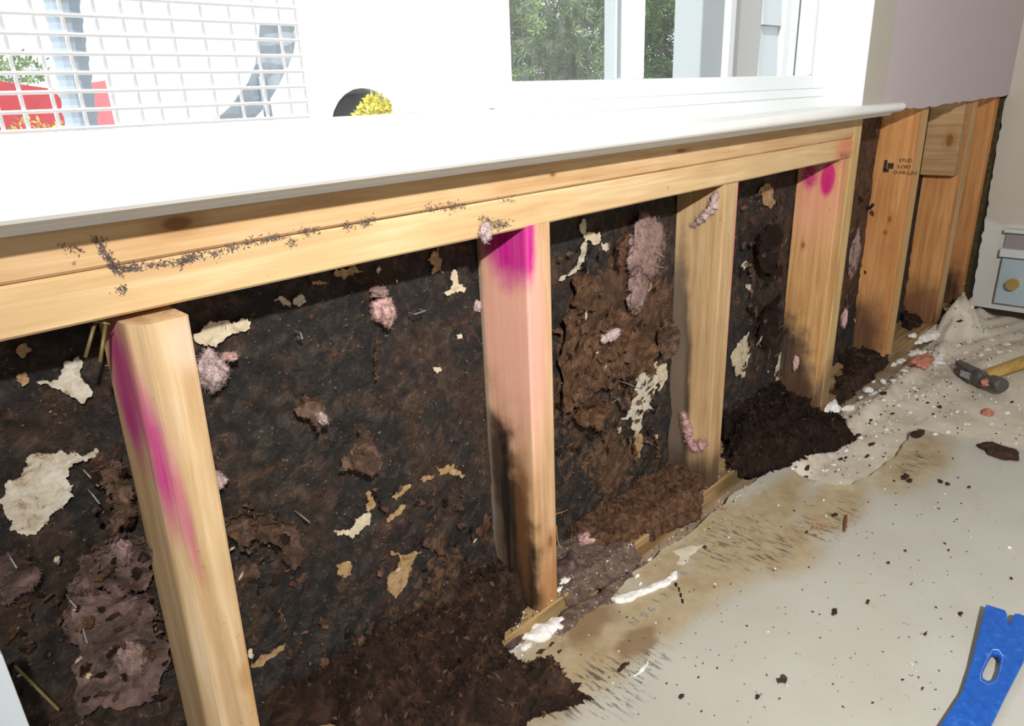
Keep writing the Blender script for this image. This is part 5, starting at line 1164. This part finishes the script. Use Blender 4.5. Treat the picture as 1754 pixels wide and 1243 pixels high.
vehicle('white_van', wA[0] - OH, vy, 4.6, 2.3, [(wb + OH + 1.05, 0.22), (wb + OH + 1.1, 1.9), (wb + OH + 1.0, 2.2), (wb + OH + .8, 2.3), (0.35, 2.3), (0.12, 2.15), (0.0, 1.2)], [OH, OH + wb], (min(0.44, OH / 1.16), 0.44), VANW, 'white van parked outside behind the left window', gz=-0.10, cat='van')
ra = U(124, 190, 1, 5.0)
vehicle('red_car', ra[0] - 4.25, 5.0, 4.3, 1.4, [(4.2, .22), (4.25, .75), (4.18, .92), (3.75, 1.0), (3.3, 1.38), (1.2, 1.42), (.5, .95), (.05, .85), (0, .5)], [0.8, 3.4], 0.32, REDP, 'red car parked at the far left outside', windows=[[(3.2, 1.3), (3.6, 1.02), (2.2, 1.0), (2.2, 1.32)], [(2.1, 1.32), (2.1, 1.0), (.8, .98), (1.3, 1.32)]], cat='car')
rb = U(205, 190, 1, 9.6)
vehicle('red_car', rb[0] - 0.1, 9.6, 3.8, 1.4, [(3.7, .22), (3.75, .55), (3.6, .9), (2.9, 1.1), (2.3, 1.6), (1.2, 1.65), (.75, 1.2), (.05, 1.15), (0, .5)], [0.75, 3.0], 0.32, REDP, 'second red car half hidden behind the white van', windows=[[(2.25, 1.5), (2.7, 1.15), (1.9, 1.15), (1.9, 1.5)], [(1.82, 1.5), (1.82, 1.2), (.9, 1.2), (1.25, 1.5)]], cat='car')

# grey-blue pipe, wire fence and curved panel outside the left window
POSTM = plain('grey_blue_plastic', (0.34, 0.42, 0.50), 0.5, 0.3)
py = 1.75
a, b2 = U(126, 20, 1, py), U(155, 232, 1, py)
dirp = (Vector(b2) - Vector(a)); foot = Vector(a) + dirp * ((a[2] + 0.10) / -dirp.z)
mb = MB(); pts, rs = [], []
wpx = np.linalg.norm(np.array(U(182, 150, 1, py)) - np.array(U(118, 150, 1, py))) / 2
for i in range(90):
    t = i / 89; q = Vector(a) * (1 - t) + foot * t; q = q + Vector((0, 0, 0.35)) * (1 - t)
    pts.append(tuple(q)); rs.append(wpx * (0.86 + 0.10 * (i % 3 == 0)))  # ribs model the fence wires' shadow bands on a smooth pipe
tag(mb.tube(pts, rs, 14).build('shade_ribbed_pipe', POSTM, loc=tuple(foot)), 'grey-blue pipe behind the white wire fence, wire shadows shaped as ribs', 'pipe')
fy = 1.45
def fence():
    L0, L1 = U(-60, 120, 1, fy), U(520, 120, 1, fy)
    root = empty('wire_fence', (L0[0], fy, -0.10), 'white welded wire fence panel outside the left window', 'fence')
    WIRE = plain('white_wire', (0.88, 0.88, 0.88), 0.4); r = 0.0045
    zb, zt = -0.08, 1.30
    dz = (U(150, 60, 1, fy)[2] - U(150, 219, 1, fy)[2]) / 5
    z00 = U(150, 219, 1, fy)[2]
    k0 = math.ceil((zb - z00) / dz)
    z = z00 + k0 * dz
    while z < zt:
        MB().tube([(L0[0], fy, z), (L1[0], fy, z)], r, 6).build('wire', WIRE, parent=root); z += dz
    xs = [U(u, 120, 1, fy)[0] for u in (-20, 25, 80, 130, 185, 230, 265, 310, 362, 409, 450, 492, 520)]
    for x in xs: MB().tube([(x, fy + 2 * r, zb), (x, fy + 2 * r, zt)], r, 6).build('wire', WIRE, parent=root)
fence()
pts = wallxz([(455, 40), (522, 40), (515, 90), (500, 125), (470, 175), (440, 205), (350, 214), (400, 180), (432, 140), (448, 100)], 1.9)
mb = sheet_mb(ragged(pts, 1, .02, 3), lambda a, b, h: (a, 1.9 - h, b), 0.03, lambda a, b, d: 0.05 * np.sin(a * 6) + 0.004 * np.sin(b * 90), 0.01)
c = pcen(pts); pn = mb.build('curved_panel', plain('pale_blue_plastic', (0.42, 0.50, 0.56), 0.5, 0.3), loc=(c[0], 1.9, c[1])); tag(pn, 'pale blue-grey curved plastic panel behind the wire fence', 'panel')
MB().tube([(c[0], 1.92, -0.1), (c[0], 1.92, c[1])], .015, 8).build('support_post', POSTM, parent=pn)
# porch post and siding seen through the right-hand pane
gy = 0.75
x0, x1 = U(1200, 90, 1, gy)[0], U(1237, 90, 1, gy)[0]
tag(MB().box((x0, gy, -0.10), (x1, gy + 0.10, 2.6)).build('porch_post', plain('grey_blue_paint', (0.36, 0.42, 0.44), 0.6), loc=((x0 + x1) / 2, gy, -.1), bevel=.006), 'grey-blue porch post right of the evergreen shrub', 'post')
xa = x1 + 0.006
siding = bpy.data.objects.new('wall_porch', None); COL.objects.link(siding); siding.location = (xa, gy, -0.10); struct(siding, 'pale porch side wall with white corner board')
MB().box((xa, gy - 0.02, -0.10), (xa + 0.03, gy + 0.12, 2.6)).build('corner_board', VINYL, parent=siding)
x2 = U(1300, 90, 1, gy)[0]; x3 = U(1332, 90, 1, gy)[0]
MB().box((xa + 0.031, gy, -0.10), (x2, gy + 0.1, 2.6)).build('wall_panel', plain('pale_grey_siding', (0.52, 0.54, 0.52), .6), parent=siding)
for k in range(14):
    z = -0.10 + 0.19 * k
    MB().add([(x2, gy - .006, z), (x3, gy - .006, z), (x3, gy + .004, z + .188), (x2, gy + .004, z + .188), (x2, gy + .1, z), (x3, gy + .1, z), (x3, gy + .1, z + .188), (x2, gy + .1, z + .188)], [(0, 1, 2, 3), (4, 5, 6, 7), (0, 1, 5, 4), (1, 2, 6, 5), (2, 3, 7, 6), (3, 0, 4, 7)]).build('siding_board', plain('blue_white_siding', (0.62, 0.70, 0.74), .6), parent=siding)
MB().box((x3, gy - 0.02, -0.10), (x3 + 2.0, gy + 0.12, 2.6)).build('wall_panel', VINYL, parent=siding)
